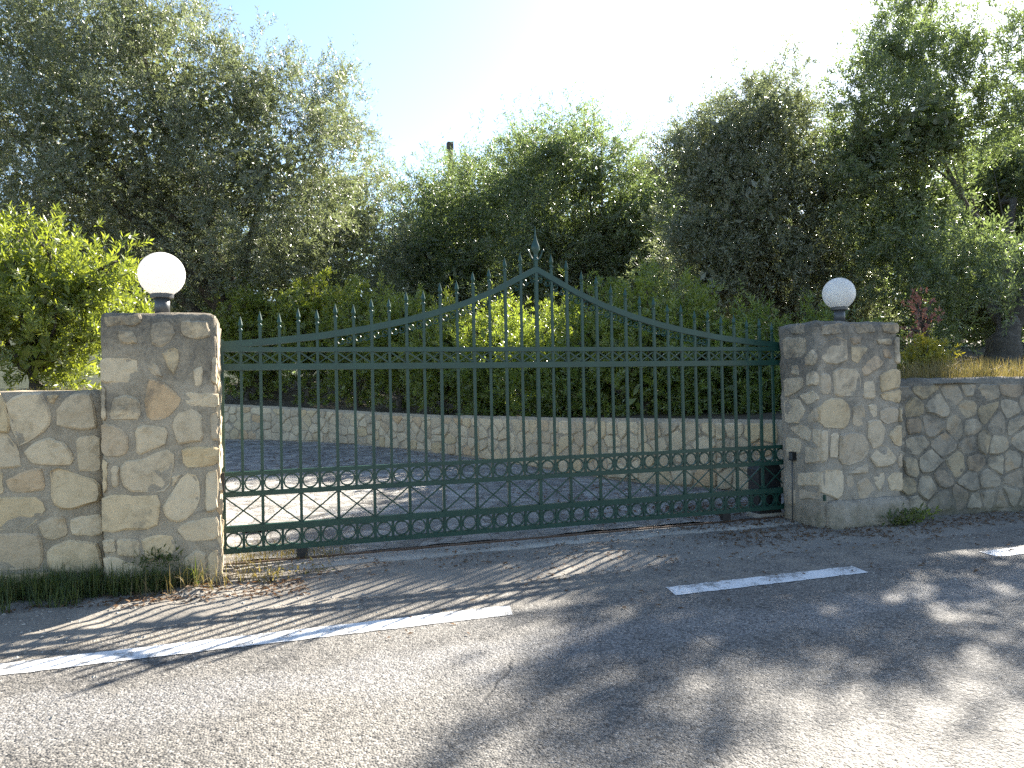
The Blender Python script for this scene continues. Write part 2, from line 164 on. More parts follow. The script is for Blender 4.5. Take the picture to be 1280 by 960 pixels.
# ------------------------------------------------------------------ materials
def mat_asphalt():
    m, nt, b, o = new_mat('asphalt')
    p = world_pos(nt)
    v = nd(nt, 'ShaderNodeTexVoronoi', i_Scale=95.0)
    nt.links.new(p, v.inputs['Vector'])
    v2 = nd(nt, 'ShaderNodeTexVoronoi', i_Scale=42.0)
    nt.links.new(p, v2.inputs['Vector'])
    sep = nd(nt, 'ShaderNodeSeparateColor')
    nt.links.new(v.outputs['Color'], sep.inputs[0])
    sep2 = nd(nt, 'ShaderNodeSeparateColor')
    nt.links.new(v2.outputs['Color'], sep2.inputs[0])
    chips = ramp(nt, sep.outputs[0], [(0.0, (0.052, 0.050, 0.047)), (0.35, (0.105, 0.101, 0.093)), (0.8, (0.16, 0.152, 0.139)), (1.0, (0.27, 0.256, 0.235))])
    pits = ramp(nt, sep2.outputs[1], [(0.0, 0.45), (0.12, 0.8), (0.2, 1.0)])
    c = mixc(nt, 1.0, chips, pits, 'MULTIPLY')
    big = ramp(nt, noise_n(nt, p, 0.55, 5, 0.65, 0.6), [(0.3, (0.70, 0.69, 0.69)), (0.5, (1.0, 0.98, 0.95)), (0.72, (1.25, 1.2, 1.12))])
    c = mixc(nt, 1.0, c, big, 'MULTIPLY')
    # worn coarse band running along the lane, where the wheels have torn the surface
    sx = nd(nt, 'ShaderNodeSeparateXYZ')
    nt.links.new(p, sx.inputs[0])
    wob = math_n(nt, 'MULTIPLY', math_n(nt, 'SUBTRACT', noise_n(nt, p, 1.6, 5, 0.7), 0.5), 1.3)
    d = math_n(nt, 'ABSOLUTE', math_n(nt, 'ADD', math_n(nt, 'ADD', sx.outputs[1], 2.95), wob))
    worn = ramp(nt, d, [(0.0, 1.0), (0.16, 0.8), (0.34, 0.0)])
    speck = ramp(nt, sep.outputs[1], [(0.0, (0.05, 0.05, 0.052)), (0.45, (0.12, 0.12, 0.125)), (0.62, (0.32, 0.315, 0.31)), (1.0, (0.46, 0.45, 0.44))])
    c = mixc(nt, math_n(nt, 'MULTIPLY', worn, 0.32), c, speck)
    # sandy grit gathered along the edge of the carriageway
    grit = math_n(nt, 'MULTIPLY', ramp(nt, math_n(nt, 'ADD', sx.outputs[1], 3.0), [(0.75, 0.0), (1.0, 0.55)]), ramp(nt, noise_n(nt, p, 4.5, 6, 0.75), [(0.42, 0.1), (0.62, 1.0)]))
    c = mixc(nt, grit, c, (0.27, 0.235, 0.185))
    # thin cracks
    vc = nd(nt, 'ShaderNodeTexVoronoi', feature='DISTANCE_TO_EDGE', i_Scale=0.55)
    nz = nd(nt, 'ShaderNodeTexNoise', i_Scale=3.0, i_Detail=5.0)
    nt.links.new(p, nz.inputs['Vector'])
    nt.links.new(mixc(nt, 0.22, p, nz.outputs['Color'], 'ADD'), vc.inputs['Vector'])
    crack = ramp(nt, vc.outputs['Distance'], [(0.0, 1.0), (0.004, 0.7), (0.008, 0.0)])
    crack = math_n(nt, 'MULTIPLY', crack, ramp(nt, noise_n(nt, p, 0.8, 2), [(0.52, 0.0), (0.62, 0.6)]))
    c = mixc(nt, crack, c, (0.04, 0.038, 0.035))
    nt.links.new(c, b.inputs['Base Color'])
    b.inputs['Roughness'].default_value = 0.72
    b.inputs['Specular IOR Level'].default_value = 0.35
    h = math_n(nt, 'SUBTRACT', math_n(nt, 'MULTIPLY', v.outputs['Distance'], -1.0), math_n(nt, 'MULTIPLY', crack, 2.0))
    h = math_n(nt, 'ADD', h, math_n(nt, 'MULTIPLY', v2.outputs['Distance'], -0.8))
    n1 = bump(nt, h, 0.75, 0.008, b)
    bump(nt, noise_n(nt, p, 5.0, 5, 0.7), 0.35, 0.03, b, n1)
    return m

def mat_paint():
    m, nt, b, o = new_mat('road_paint')
    p = world_pos(nt)
    v = nd(nt, 'ShaderNodeTexVoronoi', i_Scale=95.0)
    nt.links.new(p, v.inputs['Vector'])
    wear = math_n(nt, 'ADD', math_n(nt, 'MULTIPLY', noise_n(nt, p, 55.0, 4, 0.7), 0.55), math_n(nt, 'MULTIPLY', noise_n(nt, p, 3.2, 4, 0.7), 0.6))
    k = ramp(nt, wear, [(0.49, 1.0), (0.57, 0.0)])
    c = mixc(nt, k, (0.66, 0.66, 0.65), (0.20, 0.195, 0.185))
    nt.links.new(c, b.inputs['Base Color'])
    b.inputs['Roughness'].default_value = 0.6
    bump(nt, math_n(nt, 'MULTIPLY', v.outputs['Distance'], -1.0), 0.4, 0.006, b)
    return m

def mat_ground(name, cols, scale, bstr, bdist, stones=None):
    m, nt, b, o = new_mat(name)
    p = world_pos(nt)
    f = noise_n(nt, p, scale, 8, 0.7, 0.4)
    c = ramp(nt, f, [(0.25, cols[0]), (0.5, cols[1]), (0.75, cols[2])])
    fine = ramp(nt, noise_n(nt, p, 70.0, 4, 0.75), [(0.3, 0.68), (0.7, 1.2)])
    c = mixc(nt, 1.0, c, fine, 'MULTIPLY')
    h = noise_n(nt, p, scale * 6, 8, 0.75)
    if stones:
        v = nd(nt, 'ShaderNodeTexVoronoi', i_Scale=stones)
        nt.links.new(p, v.inputs['Vector'])
        sp = nd(nt, 'ShaderNodeSeparateColor')
        nt.links.new(v.outputs['Color'], sp.inputs[0])
        c = mixc(nt, 1.0, c, ramp(nt, sp.outputs[0], [(0, 0.62), (1, 1.25)]), 'MULTIPLY')
        ve = nd(nt, 'ShaderNodeTexVoronoi', feature='DISTANCE_TO_EDGE', i_Scale=stones)
        nt.links.new(p, ve.inputs['Vector'])
        c = mixc(nt, ramp(nt, ve.outputs['Distance'], [(0.0, 0.7), (0.06, 0.0)]), c, (0.09, 0.075, 0.055))
        h = math_n(nt, 'ADD', h, math_n(nt, 'MULTIPLY', v.outputs['Distance'], -0.9))
    nt.links.new(c, b.inputs['Base Color'])
    b.inputs['Roughness'].default_value = 0.85
    b.inputs['Specular IOR Level'].default_value = 0.25
    bump(nt, h, bstr, bdist, b)
    return m

def mat_stone(name, tint, soot=0.0):
    m, nt, b, o = new_mat(name)
    p = world_pos(nt)
    oi = nd(nt, 'ShaderNodeObjectInfo')
    base = ramp(nt, oi.outputs['Random'], [(0.0, (0.60, 0.455, 0.26)), (0.3, (0.66, 0.535, 0.36)), (0.6, (0.61, 0.49, 0.325)), (0.85, (0.50, 0.405, 0.28)), (1.0, (0.60, 0.415, 0.235))])
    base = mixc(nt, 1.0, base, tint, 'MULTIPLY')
    mot = ramp(nt, noise_n(nt, p, 9.0, 7, 0.68, 0.8), [(0.28, (0.74, 0.72, 0.68)), (0.5, (1.0, 1.0, 1.0)), (0.75, (1.13, 1.1, 1.06))])
    c = mixc(nt, 1.0, base, mot, 'MULTIPLY')
    rust = ramp(nt, noise_n(nt, p, 4.0, 5, 0.6, 1.2), [(0.56, 0.0), (0.72, 0.45)])
    c = mixc(nt, rust, c, (0.42, 0.27, 0.13))
    pit = ramp(nt, noise_n(nt, p, 120.0, 3, 0.7), [(0.3, 0.72), (0.42, 1.0)])
    c = mixc(nt, 1.0, c, pit, 'MULTIPLY')
    c = stain(nt, p, c, soot)
    nt.links.new(c, b.inputs['Base Color'])
    b.inputs['Roughness'].default_value = 0.88
    b.inputs['Specular IOR Level'].default_value = 0.2
    n1 = bump(nt, noise_n(nt, p, 14.0, 7, 0.7, 0.5), 0.5, 0.03, b)
    bump(nt, noise_n(nt, p, 90.0, 4, 0.7), 0.35, 0.006, b, n1)
    return m

def stain(nt, p, c, soot=0.0):
    """grey-black lichen and soot that has grown in patches over the upper courses, green-brown splash near the soil"""
    sx = nd(nt, 'ShaderNodeSeparateXYZ')
    nt.links.new(p, sx.inputs[0])
    z = sx.outputs[2]
    n = noise_n(nt, p, 2.6, 7, 0.68, 0.9)
    up = ramp(nt, math_n(nt, 'MULTIPLY', z, 0.4), [(0.46, 0.0), (0.60, 0.10), (0.82, 0.26)])
    k = ramp(nt, math_n(nt, 'ADD', n, up), [(0.58 - soot, 0.0), (0.70 - soot, 0.55), (0.84 - soot, 0.85)])
    k = math_n(nt, 'MULTIPLY', k, ramp(nt, noise_n(nt, p, 38.0, 4, 0.7), [(0.3, 0.45), (0.6, 1.0)]))
    c = mixc(nt, k, c, (0.085, 0.085, 0.08))
    low = math_n(nt, 'MULTIPLY', ramp(nt, z, [(0.0, 1.0), (0.28, 0.0)]), ramp(nt, noise_n(nt, p, 7.0, 5, 0.7), [(0.4, 0.0), (0.62, 0.75)]))
    return mixc(nt, low, c, (0.12, 0.115, 0.07))

def mat_mortar(name='mortar', soot=0.0, tint=(1.0, 1.0, 1.0)):
    m, nt, b, o = new_mat(name)
    p = world_pos(nt)
    c = ramp(nt, noise_n(nt, p, 6.0, 8, 0.72, 0.5), [(0.28, (0.31, 0.255, 0.18)), (0.5, (0.46, 0.385, 0.28)), (0.74, (0.57, 0.485, 0.36))])
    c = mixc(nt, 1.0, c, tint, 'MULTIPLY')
    grain = ramp(nt, noise_n(nt, p, 140.0, 4, 0.8), [(0.3, 0.72), (0.65, 1.12)])
    c = mixc(nt, 1.0, c, grain, 'MULTIPLY')
    c = stain(nt, p, c, soot)
    nt.links.new(c, b.inputs['Base Color'])
    b.inputs['Roughness'].default_value = 0.95
    b.inputs['Specular IOR Level'].default_value = 0.1
    n1 = bump(nt, noise_n(nt, p, 26.0, 8, 0.8, 0.6), 0.7, 0.025, b)
    bump(nt, noise_n(nt, p, 150.0, 3, 0.8), 0.6, 0.008, b, n1)
    return m

def mat_leaf(name, top, under, alt, transl, rough=0.42, sat=0.5, spec=0.5, tr=0.38):
    m, nt, b, o = new_mat(name)
    g = nd(nt, 'ShaderNodeNewGeometry')
    rnd = g.outputs['Random Per Island']
    p = g.outputs['Position']
    c = mixc(nt, ramp(nt, rnd, [(0.0, 0.0), (1.0, 1.0)]), top, alt)
    c = mixc(nt, ramp(nt, noise_n(nt, p, 1.3, 3), [(0.4, 0.0), (0.65, sat)]), c, alt)
    c2 = mixc(nt, g.outputs['Backfacing'], c, under)
    nt.links.new(c2, b.inputs['Base Color'])
    b.inputs['Roughness'].default_value = rough
    b.inputs['Specular IOR Level'].default_value = spec
    t = nd(nt, 'ShaderNodeBsdfTranslucent')
    nt.links.new(mixc(nt, 1.0, c, transl, 'MULTIPLY'), t.inputs['Color'])
    mx = nd(nt, 'ShaderNodeMixShader')
    mx.inputs[0].default_value = tr
    nt.links.new(b.outputs[0], mx.inputs[1])
    nt.links.new(t.outputs[0], mx.inputs[2])
    nt.links.new(mx.outputs[0], o.inputs['Surface'])
    return m

def mat_bark():
    m, nt, b, o = new_mat('bark')
    p = world_pos(nt)
    c = ramp(nt, noise_n(nt, p, 7.0, 8, 0.75, 1.0), [(0.3, (0.045, 0.038, 0.03)), (0.55, (0.11, 0.095, 0.075)), (0.78, (0.22, 0.195, 0.16))])
    nt.links.new(c, b.inputs['Base Color'])
    b.inputs['Roughness'].default_value = 0.95
    bump(nt, noise_n(nt, p, 22.0, 8, 0.8, 1.0), 1.0, 0.05, b)
    return m

def mat_simple(name, colr, rough, metal=0.0, spec=0.5, var=0.25, vs=9.0, bs=0.0):
    m, nt, b, o = new_mat(name)
    p = world_pos(nt)
    c = mixc(nt, 1.0, ramp(nt, noise_n(nt, p, vs, 6, 0.7), [(0.3, 1.0 - var), (0.7, 1.0 + var)]), colr, 'MULTIPLY')
    nt.links.new(c, b.inputs['Base Color'])
    b.inputs['Roughness'].default_value = rough
    b.inputs['Metallic'].default_value = metal
    b.inputs['Specular IOR Level'].default_value = spec
    if bs:
        bump(nt, noise_n(nt, p, vs * 8, 5, 0.7), bs, 0.003, b)
    return m

def mat_gate_paint():
    m, nt, b, o = new_mat('green_gate_paint')
    p = world_pos(nt)
    c = ramp(nt, noise_n(nt, p, 5.0, 6, 0.7), [(0.3, (0.008, 0.038, 0.029)), (0.7, (0.015, 0.060, 0.045))])
    dust = ramp(nt, noise_n(nt, p, 26.0, 6, 0.75), [(0.58, 0.0), (0.78, 0.28)])
    c = mixc(nt, dust, c, (0.10, 0.12, 0.09))
    rust = ramp(nt, noise_n(nt, p, 11.0, 6, 0.7, 0.4), [(0.69, 0.0), (0.73, 0.8)])
    c = mixc(nt, rust, c, (0.11, 0.045, 0.018))
    nt.links.new(c, b.inputs['Base Color'])
    nt.links.new(ramp(nt, dust, [(0.0, 0.34), (0.4, 0.6)]), b.inputs['Roughness'])
    bump(nt, noise_n(nt, p, 60.0, 4, 0.7), 0.15, 0.003, b)
    return m

def mat_globe():
    m, nt, b, o = new_mat('opal_globe')
    p = world_pos(nt)
    c = ramp(nt, noise_n(nt, p, 5.0, 6, 0.7), [(0.35, (0.74, 0.73, 0.70)), (0.6, (0.86, 0.855, 0.84))])
    nt.links.new(c, b.inputs['Base Color'])
    b.inputs['Roughness'].default_value = 0.35
    t = nd(nt, 'ShaderNodeBsdfTranslucent')
    t.inputs['Color'].default_value = (0.95, 0.92, 0.88, 1)
    mx = nd(nt, 'ShaderNodeMixShader')
    mx.inputs[0].default_value = 0.5
    nt.links.new(b.outputs[0], mx.inputs[1])
    nt.links.new(t.outputs[0], mx.inputs[2])
    nt.links.new(mx.outputs[0], o.inputs['Surface'])
    return m

M = dict(
    asphalt=mat_asphalt(), paint=mat_paint(), mortar=mat_mortar(),
    stone=mat_stone('limestone', (1.0, 1.0, 1.0)), stone_b=mat_stone('limestone_shade_tint', (0.88, 0.91, 1.0)),  # stone_b: same limestone, bluish tint puts the right pillar's shade into the colour
    stone_c=mat_stone('limestone_stained_shaded', (0.60, 0.66, 0.78), 0.12), mortar_c=mat_mortar('mortar_stained_shaded', 0.18, (0.66, 0.71, 0.80)),  # right wall: heavier lichen stain, plus tree shade painted in by the dark bluish tint
    mortar_b=mat_mortar('mortar_shade_tint', 0.02, (0.84, 0.88, 0.98)),  # right pillar mortar, its shade coloured in by the cool tint
    apron=mat_ground('dusty_apron', [(0.16, 0.145, 0.125), (0.23, 0.21, 0.18), (0.33, 0.295, 0.245)], 1.7, 0.7, 0.03),
    concrete=mat_ground('old_concrete', [(0.22, 0.205, 0.18), (0.33, 0.31, 0.275), (0.42, 0.395, 0.35)], 2.2, 0.6, 0.02),
    driveway=mat_ground('rough_paving', [(0.29, 0.275, 0.25), (0.42, 0.40, 0.365), (0.53, 0.505, 0.465)], 1.3, 1.0, 0.09, 5.0),
    soil=mat_ground('soil', [(0.05, 0.042, 0.03), (0.10, 0.08, 0.055), (0.17, 0.14, 0.09)], 1.1, 0.9, 0.06),
    hill=mat_ground('scrub', [(0.02, 0.03, 0.013), (0.04, 0.05, 0.022), (0.08, 0.08, 0.04)], 0.6, 1.0, 0.3),
    olive=mat_leaf('olive_leaf', (0.080, 0.096, 0.055), (0.27, 0.285, 0.225), (0.120, 0.132, 0.075), (2.1, 2.2, 1.5), 0.38, 0.4, 0.55, 0.42),
    olive_green=mat_leaf('olive_leaf_green', (0.072, 0.098, 0.048), (0.22, 0.25, 0.175), (0.120, 0.145, 0.065), (2.15, 2.3, 1.3), 0.38, 0.4, 0.55, 0.44),
    laurel=mat_leaf('laurel_leaf', (0.10, 0.14, 0.030), (0.17, 0.20, 0.08), (0.19, 0.225, 0.05), (2.3, 2.2, 0.8), 0.30),
    laurel_dark=mat_leaf('laurel_leaf_dark', (0.080, 0.120, 0.036), (0.15, 0.19, 0.08), (0.16, 0.20, 0.05), (2.4, 2.3, 0.9), 0.30, 0.5, 0.55, 0.45),
    red=mat_leaf('pink_bract', (0.25, 0.095, 0.08), (0.28, 0.12, 0.10), (0.34, 0.20, 0.14), (1.3, 1.0, 0.9), 0.6),
    yellow=mat_leaf('yellow_leaf', (0.20, 0.20, 0.03), (0.2, 0.2, 0.06), (0.30, 0.26, 0.04), (1.5, 1.5, 0.6), 0.5),
    grass=mat_leaf('grass_blade', (0.05, 0.085, 0.025), (0.06, 0.09, 0.03), (0.12, 0.13, 0.045), (1.7, 1.8, 0.8), 0.6),
    straw=mat_leaf('straw_blade', (0.24, 0.19, 0.085), (0.22, 0.17, 0.08), (0.16, 0.15, 0.05), (1.4, 1.3, 0.9), 0.7),
    litter=mat_leaf('fallen_leaf', (0.10, 0.055, 0.028), (0.12, 0.07, 0.04), (0.20, 0.13, 0.07), (1.2, 1.0, 0.8), 0.8),
    bark=mat_bark(), gate=mat_gate_paint(), globe=mat_globe(),
    steel=mat_simple('rusty_steel', (0.10, 0.065, 0.045), 0.65, 0.5, 0.5, 0.4, 30.0, 0.4),
    black=mat_simple('black_plastic', (0.012, 0.012, 0.013), 0.45, 0.0, 0.5, 0.3, 20.0, 0.1),
    grey=mat_simple('grey_metal', (0.065, 0.07, 0.075), 0.42, 0.0, 0.5, 0.25, 14.0, 0.15),
    motor=mat_simple('motor_case', (0.015, 0.017, 0.02), 0.5, 0.0, 0.5, 0.3, 12.0, 0.1),
)

# ------------------------------------------------------------------ object helpers
def tag(o, label=None, cat=None, group=None, kind=None):
    for k, v in (('label', label), ('category', cat), ('group', group), ('kind', kind)):
        if v:
            o[k] = v
    return o

def empty(name, loc, label, cat, group=None):
    o = bpy.data.objects.new(name, None)
    o.empty_display_size = 0.2
    col.objects.link(o)
    o.location = loc
    return tag(o, label, cat, group)

def link(name, me, mat, parent=None, loc=None, smooth=False):
    if mat is not None and not me.materials:
        me.materials.append(mat)
    o = bpy.data.objects.new(name, me)
    col.objects.link(o)
    if loc is not None:
        o.location = loc
    if parent is not None:
        o.parent = parent
    if smooth:
        me.polygons.foreach_set('use_smooth', [True] * len(me.polygons))
    return o

class MB:
    """collects vertices and faces of one mesh"""
    def __init__(self, origin=(0, 0, 0)):
        self.v, self.f, self.o = [], [], Vector(origin)
    def add(self, vs, fs):
        k = len(self.v)
        self.v += [tuple(Vector(p) - self.o) for p in vs]
        self.f += [tuple(i + k for i in f) for f in fs]
    def box(self, a, b):
        x0, y0, z0 = a
        x1, y1, z1 = b
        self.add([(x0, y0, z0), (x1, y0, z0), (x1, y1, z0), (x0, y1, z0), (x0, y0, z1), (x1, y0, z1), (x1, y1, z1), (x0, y1, z1)],
                 [(3, 2, 1, 0), (4, 5, 6, 7), (0, 1, 5, 4), (1, 2, 6, 5), (2, 3, 7, 6), (3, 0, 4, 7)])
    def bar(self, p, q, w, t, up=(0, 1, 0)):
        p, q = Vector(p), Vector(q)
        d = (q - p).normalized()
        a = Vector(up).cross(d)
        a = a.normalized() if a.length > 1e-6 else Vector((1, 0, 0))
        c = d.cross(a)
        vs = [e + a * (w / 2 * i) + c * (t / 2 * j) for e in (p, q) for i, j in ((-1, -1), (1, -1), (1, 1), (-1, 1))]
        self.add(vs, [(3, 2, 1, 0), (4, 5, 6, 7), (0, 1, 5, 4), (1, 2, 6, 5), (2, 3, 7, 6), (3, 0, 4, 7)])
    def tube(self, pts, radii, sides=6, cap=True):
        pts = [Vector(p) for p in pts]
        rings = []
        ref = Vector((0.31, 0.87, 0.37))
        for i, p in enumerate(pts):
            d = (pts[min(i + 1, len(pts) - 1)] - pts[max(i - 1, 0)]).normalized()
            a = d.cross(ref)
            if a.length < 1e-3:
                a = d.cross(Vector((1, 0, 0)))
            a.normalize()
            c = d.cross(a)
            rings.append([p + (a * math.cos(2 * math.pi * k / sides) + c * math.sin(2 * math.pi * k / sides)) * radii[i] for k in range(sides)])
        vs = [q for r in rings for q in r]
        fs = [(i * sides + k, i * sides + (k + 1) % sides, (i + 1) * sides + (k + 1) % sides, (i + 1) * sides + k)
              for i in range(len(pts) - 1) for k in range(sides)]
        if cap:
            fs += [tuple(reversed(range(sides))), tuple((len(pts) - 1) * sides + k for k in range(sides))]
        self.add(vs, fs)
    def lathe(self, prof, seg=24, centre=(0, 0)):
        vs = [(centre[0] + r * math.cos(2 * math.pi * k / seg), centre[1] + r * math.sin(2 * math.pi * k / seg), z) for r, z in prof for k in range(seg)]
        fs = [(i * seg + k, i * seg + (k + 1) % seg, (i + 1) * seg + (k + 1) % seg, (i + 1) * seg + k) for i in range(len(prof) - 1) for k in range(seg)]
        fs += [tuple(reversed(range(seg))), tuple((len(prof) - 1) * seg + k for k in range(seg))]
        self.add(vs, fs)
    def mesh(self, name):
        me = bpy.data.meshes.new(name)
        me.from_pydata(self.v, [], self.f)
        me.update()
        return me
    def build(self, name, mat, parent=None, loc=None, smooth=False):
        return link(name, self.mesh(name), mat, parent, loc, smooth)

def fbm(x, y, z=0.0, o=4):
    return noise.fractal(Vector((x, y, z)), 1.0, 2.0, o)

def sheet(name, xs, ys, zf, mat, parent=None, inside=None):
    vs = [(x, y, zf(x, y)) for y in ys for x in xs]
    n = len(xs)
    fs = []
    for j in range(len(ys) - 1):
        for i in range(n - 1):
            if inside is None or inside((xs[i] + xs[i + 1]) / 2, (ys[j] + ys[j + 1]) / 2):
                fs.append((j * n + i, j * n + i + 1, (j + 1) * n + i + 1, (j + 1) * n + i))
    me = bpy.data.meshes.new(name)
    me.from_pydata(vs, [], fs)
    me.update()
    o = link(name, me, mat, parent, smooth=True)
    if parent is None:
        o['kind'] = 'structure'
    return o

def lin(a, b, n):
    return [a + (b - a) * i / (n - 1) for i in range(n)]

# ------------------------------------------------------------------ the setting: ground, road, apron, driveway, banks, hillside
def ramp_z(y):
    return 0.035 * max(0.0, y - 1.0)

sheet('ground', lin(-300, 300, 31), lin(-300, 300, 31), lambda x, y: -0.06, M['soil'])

edge_x = lin(-40, 45, 341)
def road_edge(x):
    return -1.42 + 0.10 * fbm(x * 1.3, 3.1) + 0.05 * fbm(x * 6.0, 8.1) - (0.45 * max(0.0, min(1.0, (0.3 - x) / 1.2)))
rv, rf = [], []
rows = [-30, -14, -9, -6.5, -5.2, -4.4, -3.6, -2.8, -2.3, -2.0]
for x in edge_x:
    rv += [(x, y, 0.0) for y in rows] + [(x, road_edge(x) - 0.02, 0.0), (x, road_edge(x), -0.022)]
k = len(rows) + 2
for i in range(len(edge_x) - 1):
    for j in range(k - 1):
        rf.append((i * k + j, (i + 1) * k + j, (i + 1) * k + j + 1, i * k + j + 1))
me = bpy.data.meshes.new('road')
me.from_pydata(rv, [], rf)
road = link('road', me, M['asphalt'])
road['kind'] = 'structure'

def dash(x0, x1, y0, y1, seed):
    rng = random.Random(seed)
    n = max(8, int((x1 - x0) / 0.05))
    vs = []
    for i in range(n + 1):
        x = x0 + (x1 - x0) * i / n
        j0, j1 = rng.uniform(-0.006, 0.006), rng.uniform(-0.006, 0.006)
        sk = 0.05
        vs += [(x - sk / 2 + rng.uniform(-.004, .004), y0 + j0, 0.004), (x + sk / 2, y1 + j1, 0.004)]
    fs = [(2 * i, 2 * i + 2, 2 * i + 3, 2 * i + 1) for i in range(n)]
    me = bpy.data.meshes.new('lane_marking')
    me.from_pydata(vs, [], fs)
    return link('lane_marking', me, M['paint'], road)

for i, (x0, x1) in enumerate([(-3.4, 1.80), (2.97, 4.61), (5.92, 7.6), (8.9, 10.6), (-6.2, -4.6)]):
    dash(x0, x1, -2.265, -2.055, 11 + i)

def apron_z(x, y):
    f = max(0.0, min(1.0, (y + 1.42) / 0.35))
    h = -0.018 + f * (0.012 + 0.012 * fbm(x * 2.2, y * 2.2, 1.0) + 0.006 * fbm(x * 9, y * 9, 2.0))
    d = max(0.0, min(1.0, (0.35 - x) / 0.5)) * max(0.0, min(1.0, (y + 1.75) / 0.5))
    return h + d * (0.035 + 0.03 * fbm(x * 4, y * 4, 5.0)) if y > -1.9 else -0.018
sheet('apron', lin(-9, 14, 300), lin(-2.05, 0.35, 46), apron_z, M['apron'])

def strip_z(x, y):
    return (0.012 + 0.004 * fbm(x * 5, y * 5, 7)) if -0.31 < y < 0.1 else -0.03
threshold = sheet('threshold', lin(-0.05, 5.6, 120), [-0.34, -0.30, -0.2, -0.09, -0.02, 0.06, 0.16], strip_z, M['concrete'])

sheet('driveway', lin(-16, 8, 170), lin(0.14, 22, 170),
      lambda x, y: ramp_z(y) + 0.004 + 0.02 * fbm(x * 1.6, y * 1.6) + 0.014 * fbm(x * 6, y * 6, 3), M['driveway'])

RET = [(7.5, 0.45), (6.71, 1.46), (6.19, 2.09), (5.5, 3.0), (4.9, 4.54), (4.55, 5.91), (4.24, 6.82), (3.62, 8.11), (2.78, 9.84), (1.72, 11.29), (0.69, 12.19), (-0.4, 13.13), (-2.5, 14.8), (-6.0, 17.0)]
RET_TOP = [0.98, 0.98, 0.99, 1.0, 0.99, 0.99, 0.99, 1.0, 1.05, 1.13, 1.21, 1.28, 1.38, 1.5]

def skirt_mesh(name, rows_of_pts, mat):
    n = len(rows_of_pts[0])
    vs = [p for r in rows_of_pts for p in r]
    fs = [(j * n + i, j * n + i + 1, (j + 1) * n + i + 1, (j + 1) * n + i) for j in range(len(rows_of_pts) - 1) for i in range(n - 1)]
    me = bpy.data.meshes.new(name)
    me.from_pydata(vs, [], fs)
    me.update()
    o = link(name, me, mat, smooth=True)
    o['kind'] = 'structure'
    return o

# garden bank held by the curved retaining wall, and by the roadside wall
def resample(P, T, step):
    out = []
    for (a, b, ta, tb) in zip(P[:-1], P[1:], T[:-1], T[1:]):
        L = math.hypot(b[0] - a[0], b[1] - a[1])
        n = max(1, int(round(L / step)))
        for i in range(n):
            f = i / n
            out.append((a[0] + (b[0] - a[0]) * f, a[1] + (b[1] - a[1]) * f, ta + (tb - ta) * f))
    out.append((*P[-1], T[-1]))
    return out
ret = resample(RET, RET_TOP, 0.25)
rows_b = []
for f in [0.0, 0.012, 0.03, 0.06, 0.1, 0.16, 0.25, 0.4, 0.6, 0.8, 1.0]:
    r = []
    for i, (x, y, t) in enumerate(ret):
        tx, ty = 24 + 18 * (1 - i / len(ret)), 4 + 30 * i / len(ret)
        px, py = x + 0.18 + (tx - x) * f, y + 0.10 + (ty - y) * f
        side = max(0.0, min(1.0, (px - 6.6) / 1.6)) * max(0.0, min(1.0, (2.5 - py) / 2.0))
        z = t - 0.06 + 0.42 * side + 2.6 * f + 0.12 * fbm(px * 0.9, py * 0.9) * min(1, f * 20)
        r.append((px, py, z))
    rows_b.append(r)
skirt_mesh('garden_bank', rows_b, M['soil'])
def road_bank_z(x, y):
    d = (x - 6.9) - 0.75 * (y - 1.0)
    e = max(0.0, min(1.0, d / 1.3))
    return 0.75 + (0.65 + 0.05 * (y + 0.4)) * e * e * (3 - 2 * e) + 0.05 * fbm(x * 1.2, y * 1.2, 4)
sheet('roadside_bank', lin(6.66, 24, 70), lin(-0.62, 6.5, 34), road_bank_z, M['soil'], None, lambda x, y: y > -0.40 - 0.2 * (x - 6.6) * 0.9 + 0.0 and (x - 6.9) - 0.75 * (y - 1.0) > 0.0)
LB = [(-0.85, -0.25), (-1.2, 2.0), (-1.9, 5.0), (-3.6, 8.5), (-7.0, 11.5), (-14, 14.0)]
lb = resample(LB, [1.4] * 6, 0.4)
rows_l = [[(x, y, -0.1) for x, y, t in lb], [(x - 0.03, y, 1.1) for x, y, t in lb], [(x - 0.12, y, 1.36 + 0.05 * fbm(x * 2, y * 2)) for x, y, t in lb]]
for f in [0.03, 0.07, 0.12, 0.2, 0.35, 0.6, 1.0]:
    rows_l.append([(x - 0.12 + (-34 - x) * f, y + (min(y, 20) * 0.2) * f, 1.40 + 1.2 * f + 0.06 * fbm(x + f * 30, y * 1.1, 6)) for x, y, t in lb])
skirt_mesh('upper_garden', rows_l, M['soil'])
def hill_z(x, y):
    return -0.5 + 0.16 * (y - 16) + 0.8 * fbm(x * 0.06, y * 0.06)
sheet('hillside', lin(-120, 140, 60), lin(17, 140, 40), hill_z, M['hill'])

